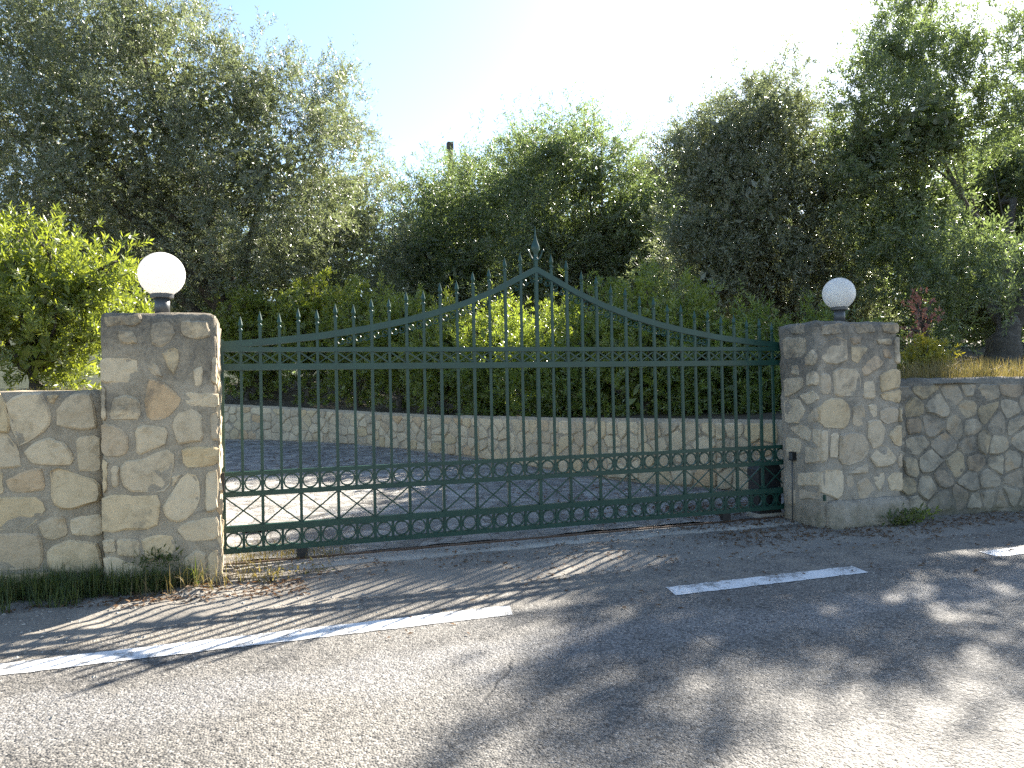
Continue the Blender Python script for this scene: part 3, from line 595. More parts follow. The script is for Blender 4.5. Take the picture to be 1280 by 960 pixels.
# ------------------------------------------------------------------ rubble masonry
def smooth_poly(poly, n=13, rng=random, jit=0.004):
    """resample an outline evenly, rounding its corners a little"""
    P = [Vector((p[0], p[1])) for p in poly]
    Q = []
    for i in range(len(P)):
        a, b, c = P[i - 1], P[i], P[(i + 1) % len(P)]
        Q += [b.lerp(a, 0.09), b.lerp(c, 0.09)]
    L = [0.0]
    for i in range(len(Q)):
        L.append(L[-1] + (Q[(i + 1) % len(Q)] - Q[i]).length)
    out = []
    for k in range(n):
        t = L[-1] * k / n
        i = max(j for j in range(len(Q)) if L[j] <= t + 1e-9)
        f = (t - L[i]) / max(1e-6, L[i + 1] - L[i])
        q = Q[i].lerp(Q[(i + 1) % len(Q)], f)
        out.append(q + Vector((rng.uniform(-jit, jit), rng.uniform(-jit, jit))))
    area = sum(out[i].x * out[(i + 1) % n].y - out[(i + 1) % n].x * out[i].y for i in range(n))
    return out if area > 0 else out[::-1]

def add_stone(parent, poly, O, ax, nrm, mat, rng, proud=0.012, n=13, origin=(0, 0, 0)):
    pts = smooth_poly(poly, n + 3, rng)
    n = len(pts)
    c = sum(pts, Vector((0, 0))) / n
    pts = [c + (p - c) * 1.06 for p in pts]
    size = min(0.2, sum((p - c).length for p in pts) / n)
    bev = min(0.013, size * 0.18)
    h = proud * rng.uniform(0.4, 1.2)
    tx, ty = rng.uniform(-0.09, 0.09), rng.uniform(-0.09, 0.09)
    O, ax, nrm, up = Vector(O), Vector(ax), Vector(nrm), Vector((0, 0, 1))
    org = Vector(origin)
    vs = []
    for r in range(3):
        for p in pts:
            d = (p - c)
            if r == 0:
                q, hh = p, -0.03
            elif r == 1:
                q, hh = c + d * (1 - 0.35 * bev / max(0.02, d.length)), h * 0.45
            else:
                q, hh = c + d * (1 - min(0.5, bev * 1.5 / max(0.02, d.length))), h + (q0 := 0.0) + tx * d.x + ty * d.y + rng.uniform(-0.004, 0.004)
            vs.append(tuple(O + ax * q.x + up * q.y + nrm * hh - org))
    vs.append(tuple(O + ax * c.x + up * c.y + nrm * (h + 0.003) - org))
    fs = []
    for r in range(2):
        for k in range(n):
            fs.append((r * n + k, r * n + (k + 1) % n, (r + 1) * n + (k + 1) % n, (r + 1) * n + k))
    fs += [(2 * n + k, 2 * n + (k + 1) % n, 3 * n) for k in range(n)]
    if ax.cross(up).dot(nrm) < 0:
        fs = [f[::-1] for f in fs]
    me = bpy.data.meshes.new('stone')
    me.from_pydata(vs, [], fs)
    me.update()
    return link('stone', me, mat, parent)

def clip(poly, a, b, c):
    out = []
    for i in range(len(poly)):
        p, q = poly[i], poly[(i + 1) % len(poly)]
        dp, dq = a * p[0] + b * p[1] - c, a * q[0] + b * q[1] - c
        if dp <= 0:
            out.append(p)
        if dp * dq < 0:
            t = dp / (dp - dq)
            out.append((p[0] + (q[0] - p[0]) * t, p[1] + (q[1] - p[1]) * t))
    return out

def rubble(x0, x1, z0, z1f, size, rng, gap=0.016):
    """irregular stones filling a strip, from the cells of scattered seeds"""
    seeds = []
    z1 = max(z1f(x0), z1f(x1))
    rowsn = max(1, int(round((z1 - z0) / (size * 0.8))))
    for j in range(rowsn):
        x = x0 + rng.uniform(0.2, 0.8) * size
        while x < x1:
            seeds.append((x, z0 + (j + 0.5 + rng.uniform(-0.3, 0.3)) * (z1 - z0) / rowsn))
            x += size * rng.uniform(0.6, 1.55)
    out = []
    for s in seeds:
        P = [(max(x0, s[0] - 0.7), z0), (min(x1, s[0] + 0.7), z0), (min(x1, s[0] + 0.7), z1), (max(x0, s[0] - 0.7), z1)]
        for t in seeds:
            if t is s or abs(t[0] - s[0]) > 1.3:
                continue
            a, b = t[0] - s[0], t[1] - s[1]
            d = math.hypot(a, b)
            a, b = a / d, b / d
            P = clip(P, a, b, a * (s[0] + t[0]) / 2 + b * (s[1] + t[1]) / 2 - gap * rng.uniform(0.6, 1.5))
            if len(P) < 3:
                break
        zt = z1f(s[0]) - 0.03
        if len(P) >= 3:
            P = clip(P, 0, 1, zt)
        if len(P) < 3:
            continue
        ar = abs(sum(P[i][0] * P[(i + 1) % len(P)][1] - P[(i + 1) % len(P)][0] * P[i][1] for i in range(len(P)))) / 2
        if ar > 0.006:
            out.append(P)
    return out

def rough_box(a, b, step, amp, seed, top_round=0.02, taper=0.0):
    """closed box with finely divided, uneven faces"""
    mb = MB()
    dims = [b[i] - a[i] for i in range(3)]
    ns = [max(1, int(round(d / step))) for d in dims]
    idx = {}
    vs, fs = [], []
    def vert(i, j, k):
        key = (i, j, k)
        if key not in idx:
            p = Vector((a[0] + dims[0] * i / ns[0], a[1] + dims[1] * j / ns[1], a[2] + dims[2] * k / ns[2]))
            dx = -1 if i == 0 else (1 if i == ns[0] else 0)
            dy = -1 if j == 0 else (1 if j == ns[1] else 0)
            dz = 1 if k == ns[2] else 0
            e = abs(dx) + abs(dy) + dz
            nv = Vector((dx, dy, dz))
            off = amp * fbm(p.x * 5 + seed, p.y * 5, p.z * 5) + amp * 0.5 * fbm(p.x * 17, p.y * 17 + seed, p.z * 17)
            p = p + nv * off
            if e >= 2:
                p = p - nv.normalized() * top_round * (0.6 + 0.8 * abs(fbm(p.x * 9, p.y * 9, p.z * 9 + seed)))
            idx[key] = len(vs)
            vs.append(tuple(p))
        return idx[key]
    for ax_ in range(3):
        u_, v_ = (ax_ + 1) % 3, (ax_ + 2) % 3
        for side in (0, ns[ax_]):
            for i in range(ns[u_]):
                for j in range(ns[v_]):
                    q = []
                    for (di, dj) in ((0, 0), (1, 0), (1, 1), (0, 1)):
                        c3 = [0, 0, 0]
                        c3[ax_], c3[u_], c3[v_] = side, i + di, j + dj
                        q.append(vert(*c3))
                    fs.append(tuple(q) if side else tuple(reversed(q)))
    me = bpy.data.meshes.new('masonry')
    me.from_pydata(vs, [], fs)
    me.update()
    return me

def shift(me, org):
    for v in me.vertices:
        v.co -= Vector(org)
    return me

# ---- left gate pillar
rng = random.Random(3)
PA = empty('gate_pillar', (-0.40, -0.36, 0.0), 'sunlit-edged stone gate pillar with warm beige stones, weeds at its foot', 'pillar', 'stone gate pillars')
oA = (-0.40, -0.36, 0.0)
link('mortar_core', shift(rough_box((-0.797, -0.655, -0.15), (-0.004, -0.06, 2.055), 0.045, 0.011, 2.0, 0.028), oA), M['mortar'], PA, smooth=True)
for poly in PILLAR_A_FRONT:
    add_stone(PA, poly, (0, -0.655, 0), (1, 0, 0), (0, -1, 0), M['stone'], rng, 0.017, 13, oA)
for poly in rubble(-0.63, -0.08, 0.05, lambda x: 2.02, 0.24, rng, 0.02):
    add_stone(PA, poly, (-0.006, 0, 0), (0, 1, 0), (1, 0, 0), M['stone'], rng, 0.008, 11, oA)
# ---- left roadside wall
WA = empty('roadside_wall', (-3.0, -0.4, 0.0), 'beige stone wall beside the left gate pillar with grass along its foot', 'wall')
oW = (-3.0, -0.4, 0.0)
link('mortar_core', shift(rough_box((-7.5, -0.495, -0.15), (-0.80, -0.12, 1.49), 0.07, 0.008, 5.0), oW), M['mortar'], WA, smooth=True)
for poly in WALL_A_FRONT:
    add_stone(WA, poly, (0, -0.495, 0), (1, 0, 0), (0, -1, 0), M['stone'], rng, 0.018, 14, oW)
for poly in rubble(-5.2, -1.74, 0.03, lambda x: 1.45, 0.33, rng, 0.018):
    add_stone(WA, poly, (0, -0.495, 0), (1, 0, 0), (0, -1, 0), M['stone'], rng, 0.018, 12, oW)
# ---- right gate pillar
PB = empty('gate_pillar', (6.08, -0.34, 0.0), 'shaded stone gate pillar with stones tinted for shade and black keypad on its side', 'pillar', 'stone gate pillars')
oB = (6.08, -0.34, 0.0)
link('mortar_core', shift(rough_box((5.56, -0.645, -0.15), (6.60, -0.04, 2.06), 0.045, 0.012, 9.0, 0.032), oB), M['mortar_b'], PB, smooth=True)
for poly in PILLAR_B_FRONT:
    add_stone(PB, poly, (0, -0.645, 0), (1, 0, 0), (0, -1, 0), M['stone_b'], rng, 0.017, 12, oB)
for poly in PILLAR_B_SIDE:
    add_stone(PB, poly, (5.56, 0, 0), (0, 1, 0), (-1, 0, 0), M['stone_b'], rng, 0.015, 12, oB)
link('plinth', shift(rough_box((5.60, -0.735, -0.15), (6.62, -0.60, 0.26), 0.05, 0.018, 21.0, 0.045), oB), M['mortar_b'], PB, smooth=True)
# ---- right roadside wall, turning slightly towards the road
WB = empty('roadside_wall', (9.0, -0.7, 0.0), 'shaded dark-stained stone wall right of the gate pillar topped by dry grass', 'wall')
WB.rotation_euler.z = 0.0
oWB = Vector((9.0, -0.7, 0.0))
def turn_wall(me_or_pts, ang=-0.15, piv=(6.6, -0.45)):
    c, s = math.cos(ang), math.sin(ang)
    for v in me_or_pts.vertices:
        x, y = v.co.x - piv[0], v.co.y - piv[1]
        v.co.x, v.co.y = piv[0] + c * x - s * y, piv[1] + s * x + c * y
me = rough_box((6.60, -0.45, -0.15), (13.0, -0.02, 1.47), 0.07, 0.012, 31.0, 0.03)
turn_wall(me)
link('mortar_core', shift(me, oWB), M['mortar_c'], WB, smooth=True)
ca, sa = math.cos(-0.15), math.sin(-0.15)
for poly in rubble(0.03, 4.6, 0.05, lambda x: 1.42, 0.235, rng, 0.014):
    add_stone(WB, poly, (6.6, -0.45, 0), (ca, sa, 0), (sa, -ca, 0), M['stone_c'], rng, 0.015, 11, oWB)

# ---- curved retaining wall inside the gate
WR = empty('retaining_wall', (4.6, 5.9, 0.17), 'low curved rubble wall along the driveway under the hedge, seen through the gate', 'wall')
oR = Vector((4.6, 5.9, 0.17))
rr = resample(RET, RET_TOP, 0.08)
vs, fs = [], []
H = 9
for i, (x, y, t) in enumerate(rr):
    a, b = rr[max(0, i - 1)], rr[min(len(rr) - 1, i + 1)]
    d = Vector((b[0] - a[0], b[1] - a[1], 0)).normalized()
    nv = Vector((-d.y, d.x, 0))          # towards the driveway
    z0 = ramp_z(y) - 0.15
    for j in range(H):
        z = z0 + (t - z0) * j / (H - 1)
        e = 0.012 * fbm(x * 5, y * 5, z * 5)
        vs.append(Vector((x, y, z + (0.015 * fbm(x * 4, y * 4, 9) if j == H - 1 else 0))) + nv * e - oR)
    vs.append(Vector((x, y, t - 0.01)) - nv * 0.34 - oR)
    vs.append(Vector((x, y, t - 0.4)) - nv * 0.36 - oR)
k = H + 2
for i in range(len(rr) - 1):
    for j in range(k - 1):
        fs.append((i * k + j, i * k + j + 1, (i + 1) * k + j + 1, (i + 1) * k + j))
me = bpy.data.meshes.new('mortar_core')
me.from_pydata([tuple(v) for v in vs], [], fs)
me.update()
link('mortar_core', me, M['mortar'], WR, smooth=True)
for (p, q, tp, tq) in zip(RET[1:12], RET[2:13], RET_TOP[1:12], RET_TOP[2:13]):
    d = Vector((q[0] - p[0], q[1] - p[1], 0))
    L = d.length
    d.normalize()
    nv = Vector((-d.y, d.x, 0))
    zb = ramp_z((p[1] + q[1]) / 2)
    for poly in rubble(0.01, L, zb + 0.02, lambda s: tp + (tq - tp) * s / L - 0.02, 0.26, rng, 0.012):
        add_stone(WR, poly, (p[0], p[1], 0), d, nv, M['stone'], rng, 0.022, 9, oR)

# ------------------------------------------------------------------ globe lamps on the pillars
def globe_lamp(x, y, zb, r, label):
    L = empty('globe_lamp', (x, y, zb), label, 'lamp', 'globe lamps on the gate pillars')
    m = MB(); m.lathe([(0.075, 0.0), (0.078, 0.012), (0.06, 0.02)], 20); m.build('base_plate', M['grey'], L, smooth=False)
    m = MB(); m.lathe([(0.056, 0.015), (0.056, 0.15)], 20); m.build('post', M['grey'], L, smooth=True)
    m = MB(); m.lathe([(0.060, 0.146), (0.084, 0.152), (0.086, 0.178), (0.078, 0.186)], 24); m.build('collar', M['grey'], L)
    m = MB()
    n = 22
    a0 = math.asin(0.076 / r)
    zc = 0.18 + r * math.cos(a0)
    prof = [(r * math.sin(a0 + (math.pi - a0 - 0.03) * i / n), zc - r * math.cos(a0 + (math.pi - a0 - 0.03) * i / n)) for i in range(n + 1)]
    m.lathe(prof, 36)
    m.build('globe', M['globe'], L, smooth=True)
    return L
globe_lamp(-0.409, -0.36, 2.045, 0.172, 'white globe lamp in sunlight on the left gate pillar')
globe_lamp(6.10, -0.36, 2.05, 0.165, 'white globe lamp in shade on the right gate pillar')

# ------------------------------------------------------------------ sliding gate
P0 = 5.678 / 36
GATE = empty('sliding_gate', (2.839, 0.0, 0.10), 'dark green wrought iron sliding gate with arched top and central spear', 'gate')
og = (2.839, 0.0, 0.10)
ARCH = [(0.0, 2.612), (0.17, 2.525), (0.41, 2.40), (0.70, 2.276), (1.02, 2.172), (1.32, 2.092), (1.62, 2.030), (2.03, 1.962), (2.45, 1.914), (2.839, 1.882)]
def arch(s):
    d = abs(s - 2.839)
    for (a, za), (b, zb) in zip(ARCH[:-1], ARCH[1:]):
        if d <= b:
            return za + (zb - za) * (d - a) / (b - a)
    return ARCH[-1][1]
def gpart(name, fn, parent=GATE, smooth=False, mat='gate'):
    m = MB(og)
    fn(m)
    return m.build(name, M[mat], parent, smooth=smooth)
for z0, z1, t in ((1.796, 1.836, 0.044), (1.641, 1.695, 0.050), (0.753, 0.787, 0.046), (0.578, 0.618, 0.046), (0.280, 0.334, 0.050), (0.105, 0.145, 0.050)):
    gpart('rail', lambda m: m.box((-0.02, -t / 2, z0), (5.70, t / 2, z1)))
def arch_rail(m, side):
    n = 36
    vs, fs = [], []
    for i in range(n + 1):
        s = 2.839 + side * 2.85 * i / n
        zt = arch(min(5.678, max(0, s)))
        for y in (-0.021, 0.021):
            vs += [(s, y, zt - 0.058), (s, y, zt)]
    for i in range(n):
        a, b = 4 * i, 4 * i + 4
        q = [(a, b, b + 1, a + 1), (a + 2, a + 3, b + 3, b + 2), (a + 1, b + 1, b + 3, a + 3), (a, a + 2, b + 2, b)]
        fs += q if side > 0 else [f[::-1] for f in q]
    fs += [(0, 1, 3, 2), (4 * n, 4 * n + 2, 4 * n + 3, 4 * n + 1)]
    m.add(vs, fs)
gpart('arch_rail', lambda m: arch_rail(m, -1))
gpart('arch_rail', lambda m: arch_rail(m, 1))
# end stiles
gpart('stile', lambda m: m.box((-0.021, -0.019, 0.145), (0.021, 0.019, 1.90)))
gpart('stile', lambda m: m.box((5.657, -0.019, 0.145), (5.699, 0.019, 1.90)))
# spear heads (one mesh shared)
def spear(m, s=1.0):
    prof = [(0.010, 0.0), (0.019, 0.008), (0.019, 0.020), (0.010, 0.028), (0.021, 0.058), (0.012, 0.095), (0.0015, 0.135)]
    m.lathe([(r * s, z * s) for r, z in prof], 6)
msp = MB(); spear(msp); spear_mesh = msp.mesh('spear_head')
for n in range(1, 36):
    if n == 18:
        continue
    x = n * P0
    top = arch(x) + 0.075 + 0.03 * (n % 2 == 0)
    w = 0.0125 if n % 2 == 0 else 0.011
    def f(m):
        if n % 2 == 0:
            m.box((x - w, -w, 0.12), (x + w, w, top))
        else:
            m.box((x - w, -w, 0.77), (x + w, w, top))
    b = gpart('bar', f)
    sp = link('spear_head', spear_mesh, M['gate'], b)
    sp.location = (x - og[0], 0, top - 0.004 - og[2])
    if n % 2:
        gpart('short_bar', lambda m: m.box((x - w, -w, 0.60), (x + w, w, 0.765)))
        gpart('short_bar', lambda m: m.box((x - w, -w, 0.13), (x + w, w, 0.30)))
# rings between the bars, two rows
def ring_mesh(R, w, t, seg=24):
    m = MB()
    vs, fs = [], []
    for k in range(seg):
        a = 2 * math.pi * k / seg
        for r, y in ((R, -t), (R, t), (R - w, t), (R - w, -t)):
            vs.append((r * math.cos(a), y, r * math.sin(a)))
    for k in range(seg):
        a, b = 4 * k, 4 * ((k + 1) % seg)
        for j in range(4):
            fs.append((a + j, a + (j + 1) % 4, b + (j + 1) % 4, b + j))
    m.add(vs, fs)
    return m.mesh('ring')
rm = ring_mesh(0.0680, 0.0125, 0.011)
for n in range(36):
    for z in (0.6855, 0.2125):
        r = link('ring', rm, M['gate'], GATE)
        r.location = ((n + 0.5) * P0 - og[0], 0, z - og[2])
# crossed braces: small ones in the upper band, wide ones in the lower band
for n in range(36):
    xa, xb = n * P0 + 0.010, (n + 1) * P0 - 0.010
    gpart('diagonal_brace', lambda m: m.bar((xa, -0.004, 1.700), (xb, -0.004, 1.792), 0.007, 0.007))
    gpart('diagonal_brace', lambda m: m.bar((xa, 0.004, 1.792), (xb, 0.004, 1.700), 0.013, 0.008))
for n in range(0, 36, 2):
    xa, xb = n * P0 + 0.010, (n + 2) * P0 - 0.010
    gpart('diagonal_brace', lambda m: m.bar((xa, -0.005, 0.336), (xb, -0.005, 0.576), 0.012, 0.009))
    gpart('diagonal_brace', lambda m: m.bar((xa, 0.005, 0.576), (xb, 0.005, 0.336), 0.012, 0.009))
# scrolls hanging under the arch
def scroll_mesh():
    m = MB()
    pts = []
    for i in range(19):
        a = math.radians(-150 + 430 * i / 18)
        r = 0.036 * (1 - 0.62 * i / 18)
        pts.append((r * math.cos(a), 0, r * math.sin(a)))
    m.tube(pts, [0.0055] * 19, 4)
    return m.mesh('scroll')
sm = scroll_mesh()
for n in range(6, 30):
    x = (n + 0.5) * P0
    slope = (arch(x + 0.03) - arch(x - 0.03)) / 0.06
    for k in (-1, 1):
        o = link('scroll', sm, M['gate'], GATE)
        xx = x + k * 0.036
        o.location = (xx - og[0], 0, arch(xx) - 0.098 - og[2])
        o.scale = (k, 1, 1)
        o.rotation_euler.y = -math.atan(slope)
# central post and its tall spear
cp = gpart('centre_post', lambda m: m.box((2.824, -0.016, 0.145), (2.854, 0.016, 2.66)))
def big_spear(m):
    prof = [(0.020, 2.655), (0.030, 2.665), (0.030, 2.685), (0.016, 2.70), (0.022, 2.735), (0.046, 2.775), (0.040, 2.81), (0.020, 2.86), (0.010, 2.91), (0.002, 3.0)]
    vs, fs = [], []
    seg = 8
    for r, z in prof:
        for k in range(seg):
            a = 2 * math.pi * k / seg
            vs.append((2.839 + r * math.cos(a), 0.45 * r * math.sin(a), z))
    for i in range(len(prof) - 1):
        for k in range(seg):
            fs.append((i * seg + k, i * seg + (k + 1) % seg, (i + 1) * seg + (k + 1) % seg, (i + 1) * seg + k))
    m.add(vs, fs)
gpart('spear_head', big_spear, cp, True)
def curl(m, k):
    pts = [(2.839 + k * 0.014, 0, 2.66), (2.839 + k * 0.040, 0, 2.69), (2.839 + k * 0.062, 0, 2.735), (2.839 + k * 0.070, 0, 2.765), (2.839 + k * 0.082, 0, 2.775), (2.839 + k * 0.088, 0, 2.762), (2.839 + k * 0.080, 0, 2.752)]
    m.tube(pts, [0.008, 0.008, 0.007, 0.006, 0.006, 0.005, 0.004], 6)
gpart('curl', lambda m: curl(m, -1), cp, True)
gpart('curl', lambda m: curl(m, 1), cp, True)
# running wheels in their housings
for x in (4 * P0, 31 * P0):
    h = gpart('wheel_housing', lambda m: m.box((x - 0.045, -0.03, 0.035), (x + 0.045, 0.03, 0.105)), mat='black')
    def wheel(m):
        for (r, y0, y1) in ((0.042, -0.012, 0.012),):
            seg = 16
            vs = [(x + r * math.cos(2 * math.pi * k / seg), y, 0.066 + r * math.sin(2 * math.pi * k / seg)) for y in (y0, y1) for k in range(seg)]
            fs = [(k, (k + 1) % seg, seg + (k + 1) % seg, seg + k) for k in range(seg)] + [tuple(reversed(range(seg))), tuple(range(seg, 2 * seg))]
            m.add(vs, fs)
    gpart('wheel', wheel, h, mat='steel')
trk = MB()
trk.box((-0.05, -0.02, 0.006), (5.62, -0.004, 0.024)); trk.box((-0.05, 0.004, 0.006), (5.62, 0.02, 0.024)); trk.box((-0.05, -0.024, 0.004), (5.62, 0.024, 0.014))
tag(trk.build('gate_track', M['steel']), 'thin rusty steel rail set in the concrete under the gate', 'rail')

# gate motor behind the gate, by the shaded pillar
GM = empty('gate_motor', (5.52, 0.17, 0.0), 'black gate motor box behind the gate beside the shaded pillar', 'motor')
m = MB(); m.box((-0.16, -0.10, 0.0), (0.16, 0.13, 0.05)); m.build('base', M['concrete'], GM)
m = MB(); m.box((-0.14, -0.08, 0.05), (0.14, 0.11, 0.42)); m.build('housing', M['motor'], GM)
m = MB()
prof = [(-0.145, 0.42), (-0.145, 0.52), (-0.10, 0.60), (0.10, 0.60), (0.145, 0.52), (0.145, 0.42)]
vs = [(x, y, z) for y in (-0.085, 0.115) for x, z in prof]
m.add(vs, [tuple(range(6)), tuple(reversed(range(6, 12)))] + [(k + 6, (k + 1) % 6 + 6, (k + 1) % 6, k) for k in range(6)])
m.build('cover', M['motor'], GM)

# keypad and its conduit on the inner face of the shaded pillar
KP = empty('keypad', (5.545, -0.274, 0.689), 'small black keypad box on the inner face of the shaded pillar', 'keypad')
m = MB(); m.box((-0.035, -0.032, -0.045), (0.008, 0.032, 0.045)); m.build('case', M['black'], KP)
m = MB(); m.box((-0.039, -0.024, -0.034), (-0.0352, 0.024, 0.036)); m.build('face', M['grey'], KP)
m = MB(); m.tube([(-0.016, 0.006, -0.045), (-0.016, 0.012, -0.3), (-0.018, 0.018, -0.66)], [0.007] * 3, 8); m.build('conduit', M['grey'], KP, smooth=True)
PC = empty('photocell', (0.002, -0.26, 0.735), 'slim black photocell on the inner face of the sunlit-edged pillar', 'sensor')
m = MB(); m.box((-0.002, -0.035, -0.075), (0.018, 0.035, 0.075)); m.build('case', M['black'], PC)
m = MB(); m.box((0.0182, -0.02, -0.02), (0.022, 0.02, 0.04)); m.build('lens', M['motor'], PC)
PC2 = empty('cable_outlet', (5.80, -0.738, 0.30), 'tiny dark green cable outlet low on the shaded pillar', 'cable outlet')
m = MB(); m.box((-0.214, 0.07, -0.03), (-0.197, 0.095, 0.03)); m.build('box', M['gate'], PC2)
RS = empty('rubber_stop', (0.28, 1.5, 0.02), 'black rubber stop lying on the driveway just inside the gate', 'stop')
m = MB(); m.tube([(-0.14, 0, 0.0), (-0.12, 0, 0.035), (0.10, 0.02, 0.05), (0.15, 0.03, 0.03)], [0.02, 0.04, 0.045, 0.02], 8); m.build('body', M['black'], RS, smooth=True)

# ------------------------------------------------------------------ foliage
def unit(v):
    return v / np.maximum(1e-9, np.linalg.norm(v, axis=-1, keepdims=True))

def leaf_quads(base, d, length, width, rng, cup=0.12):
    """rhombic leaves, slightly folded along the midrib; base, d: (N,3)"""
    n = len(base)
    r = unit(rng.normal(size=(n, 3)))
    s = unit(np.cross(d, r))
    up = np.cross(s, d)
    L = length[:, None]
    W = width[:, None]
    mid = base + d * L * 0.48 + up * W * cup
    v = np.stack([base, mid + s * W * 0.5, base + d * L - up * L * 0.06, mid - s * W * 0.5], axis=1)
    return v.reshape(-1, 3)

def quads_mesh(name, v):
    n = len(v) // 4
    me = bpy.data.meshes.new(name)
    me.vertices.add(4 * n)
    me.vertices.foreach_set('co', v.astype(np.float32).ravel())
    me.loops.add(4 * n)
    me.loops.foreach_set('vertex_index', np.arange(4 * n, dtype=np.int32))
    me.polygons.add(n)
    me.polygons.foreach_set('loop_start', np.arange(0, 4 * n, 4, dtype=np.int32))
    me.polygons.foreach_set('loop_total', np.full(n, 4, dtype=np.int32))
    me.update()
    me.validate()
    return me

def sample_crown(lobes, n, rng, shell=0.33):
    L = np.array(lobes, float)
    w = L[:, 3] ** 2
    pts, nrm = [], []
    got = 0
    while got < n:
        k = rng.choice(len(L), size=n, p=w / w.sum())
        d = unit(rng.normal(size=(n, 3)))
        t = rng.random(n) ** shell
        bumpy = 1 + 0.16 * np.sin(d[:, 0] * 7 + k * 1.7) * np.sin(d[:, 1] * 6 + k) + 0.12 * np.sin(d[:, 2] * 9 + k * 2.3)
        p = L[k, :3] + d * (L[k, 3] * t * bumpy)[:, None]
        q = np.linalg.norm(p[:, None, :] - L[None, :, :3], axis=2) / L[None, :, 3]
        q[np.arange(n), k] = 9
        deep = q.min(axis=1)
        keep = (deep > 0.72) | (rng.random(n) < 0.16)
        pts.append(p[keep]); nrm.append(d[keep])
        got += int(keep.sum())
    return np.concatenate(pts)[:n], np.concatenate(nrm)[:n]

def crown(lobes, seed, clumps, sprays, per, leaf, width, spray_len, sigma, up=0.45, shoots=0.12, core=0.12, reach=2.4):
    rng = np.random.default_rng(seed)
    c, cn = sample_crown(lobes, clumps, rng)
    k = np.repeat(np.arange(clumps), sprays)
    n = len(k)
    # every clump is a branchlet that reaches out of the crown, carrying its sprays along it
    size = (0.30 + 0.75 * rng.random(clumps) ** 1.5) * sigma
    bd = unit(cn * 0.8 + rng.normal(size=(clumps, 3)) * 0.55 + np.array([0, 0, up]))
    bl = spray_len * reach * (0.3 + 1.3 * rng.random(clumps) ** 1.6)
    f = rng.random(n)
    b = c[k] + bd[k] * (bl[k] * (f - 0.35))[:, None] + rng.normal(size=(n, 3)) * (size[k] * (1.15 - 0.75 * f))[:, None]
    d = unit(bd[k] * 0.9 + rng.normal(size=(n, 3)) * 0.5 + np.array([0, 0, up * 0.4]))
    sl = spray_len * (0.5 + rng.random(n))
    long = (rng.random(n) < shoots) & (cn[k][:, 2] > 0.1)
    d[long] = unit(d[long] * 0.5 + np.array([0, 0, 1.0]) + rng.normal(size=(int(long.sum()), 3)) * 0.15)
    sl[long] *= 1.9
    t = (np.arange(per) + 0.5) / per
    ax = unit(np.cross(d, rng.normal(size=(n, 3))))
    bx = np.cross(d, ax)
    ph = (np.arange(per) * 2.4)[None, :] + rng.random(n)[:, None] * 6.28
    rad = ax[:, None, :] * np.cos(ph)[..., None] + bx[:, None, :] * np.sin(ph)[..., None]
    pos = b[:, None, :] + d[:, None, :] * (t[None, :] * sl[:, None])[..., None]
    pos[..., 2] -= (t[None, :] ** 2) * sl[:, None] * 0.10
    ld = unit(d[:, None, :] * 0.75 + rad * 0.75 + rng.normal(size=(n, per, 3)) * 0.15)
    N = n * per
    ln = leaf * (0.65 + 0.7 * rng.random(N))
    v = leaf_quads(pos.reshape(-1, 3), ld.reshape(-1, 3), ln, ln * width, rng)
    m = int(N * core)
    cp_, _ = sample_crown([(x, y, z, r * 0.62) for x, y, z, r in lobes if r > 0.55 * max(q[3] for q in lobes)], m, rng, 0.5)
    l2 = leaf * 2.4 * (0.7 + 0.6 * rng.random(m))
    v2 = leaf_quads(cp_, unit(rng.normal(size=(m, 3))), l2, l2 * 0.42, rng)
    return np.concatenate([v, v2])

def limbs(mb, base, lobes, r0, rng, fork=0.35, lean=(0, 0), nl=9):
    base = Vector(base)
    L = sorted(lobes, key=lambda l: -l[3])
    cx = sum(l[0] * l[3] for l in L) / sum(l[3] for l in L)
    cy = sum(l[1] * l[3] for l in L) / sum(l[3] for l in L)
    zl = min(l[2] for l in L)
    zh = sum(l[2] for l in L) / len(L)
    top = Vector((base.x + (cx - base.x) * 0.3 + lean[0], base.y + (cy - base.y) * 0.3 + lean[1], base.z + (zh - base.z) * fork))
    pts, rad = [], []
    for i in range(8):
        f = i / 7
        p = base.lerp(top, f) + Vector((0.18 * r0 * 3 * fbm(f * 3, base.x), 0.18 * r0 * 3 * fbm(f * 3, base.y, 4), 0))
        pts.append(p)
        rad.append(r0 * (1.35 - 0.75 * f) * (1 + 0.12 * math.sin(i * 2.1)))
    pts[0].z -= 0.3
    mb.tube(pts, rad, 9)
    for l in L[:nl]:
        tgt = Vector(l[:3])
        n = 8
        q, rr_ = [], []
        st = pts[-1].lerp(pts[-3], rng.random())
        D = (tgt - st).length
        for i in range(n):
            f = i / (n - 1)
            p = st.lerp(tgt, f)
            p.z += 0.12 * D * math.sin(f * math.pi) * rng.uniform(0.2, 1.0)
            p += Vector((rng.uniform(-1, 1), rng.uniform(-1, 1), rng.uniform(-1, 1))) * 0.035 * D * (0 if i in (0,) else 1)
            q.append(p)
            rr_.append(max(0.012, r0 * 0.42 * (1 - f) ** 0.9 * min(1, 0.5 + l[3] * 0.4) + 0.012))
        mb.tube(q, rr_, 6)
        for j in range(5):
            a = q[rng.randrange(3, n)]
            e = tgt + Vector((rng.uniform(-1, 1), rng.uniform(-1, 1), rng.uniform(-0.6, 1))) * l[3] * 0.85
            mid = a.lerp(e, 0.5) + Vector((rng.uniform(-1, 1), rng.uniform(-1, 1), rng.uniform(-1, 1))) * 0.12 * (e - a).length
            mb.tube([a, mid, e], [0.022, 0.014, 0.006], 4)

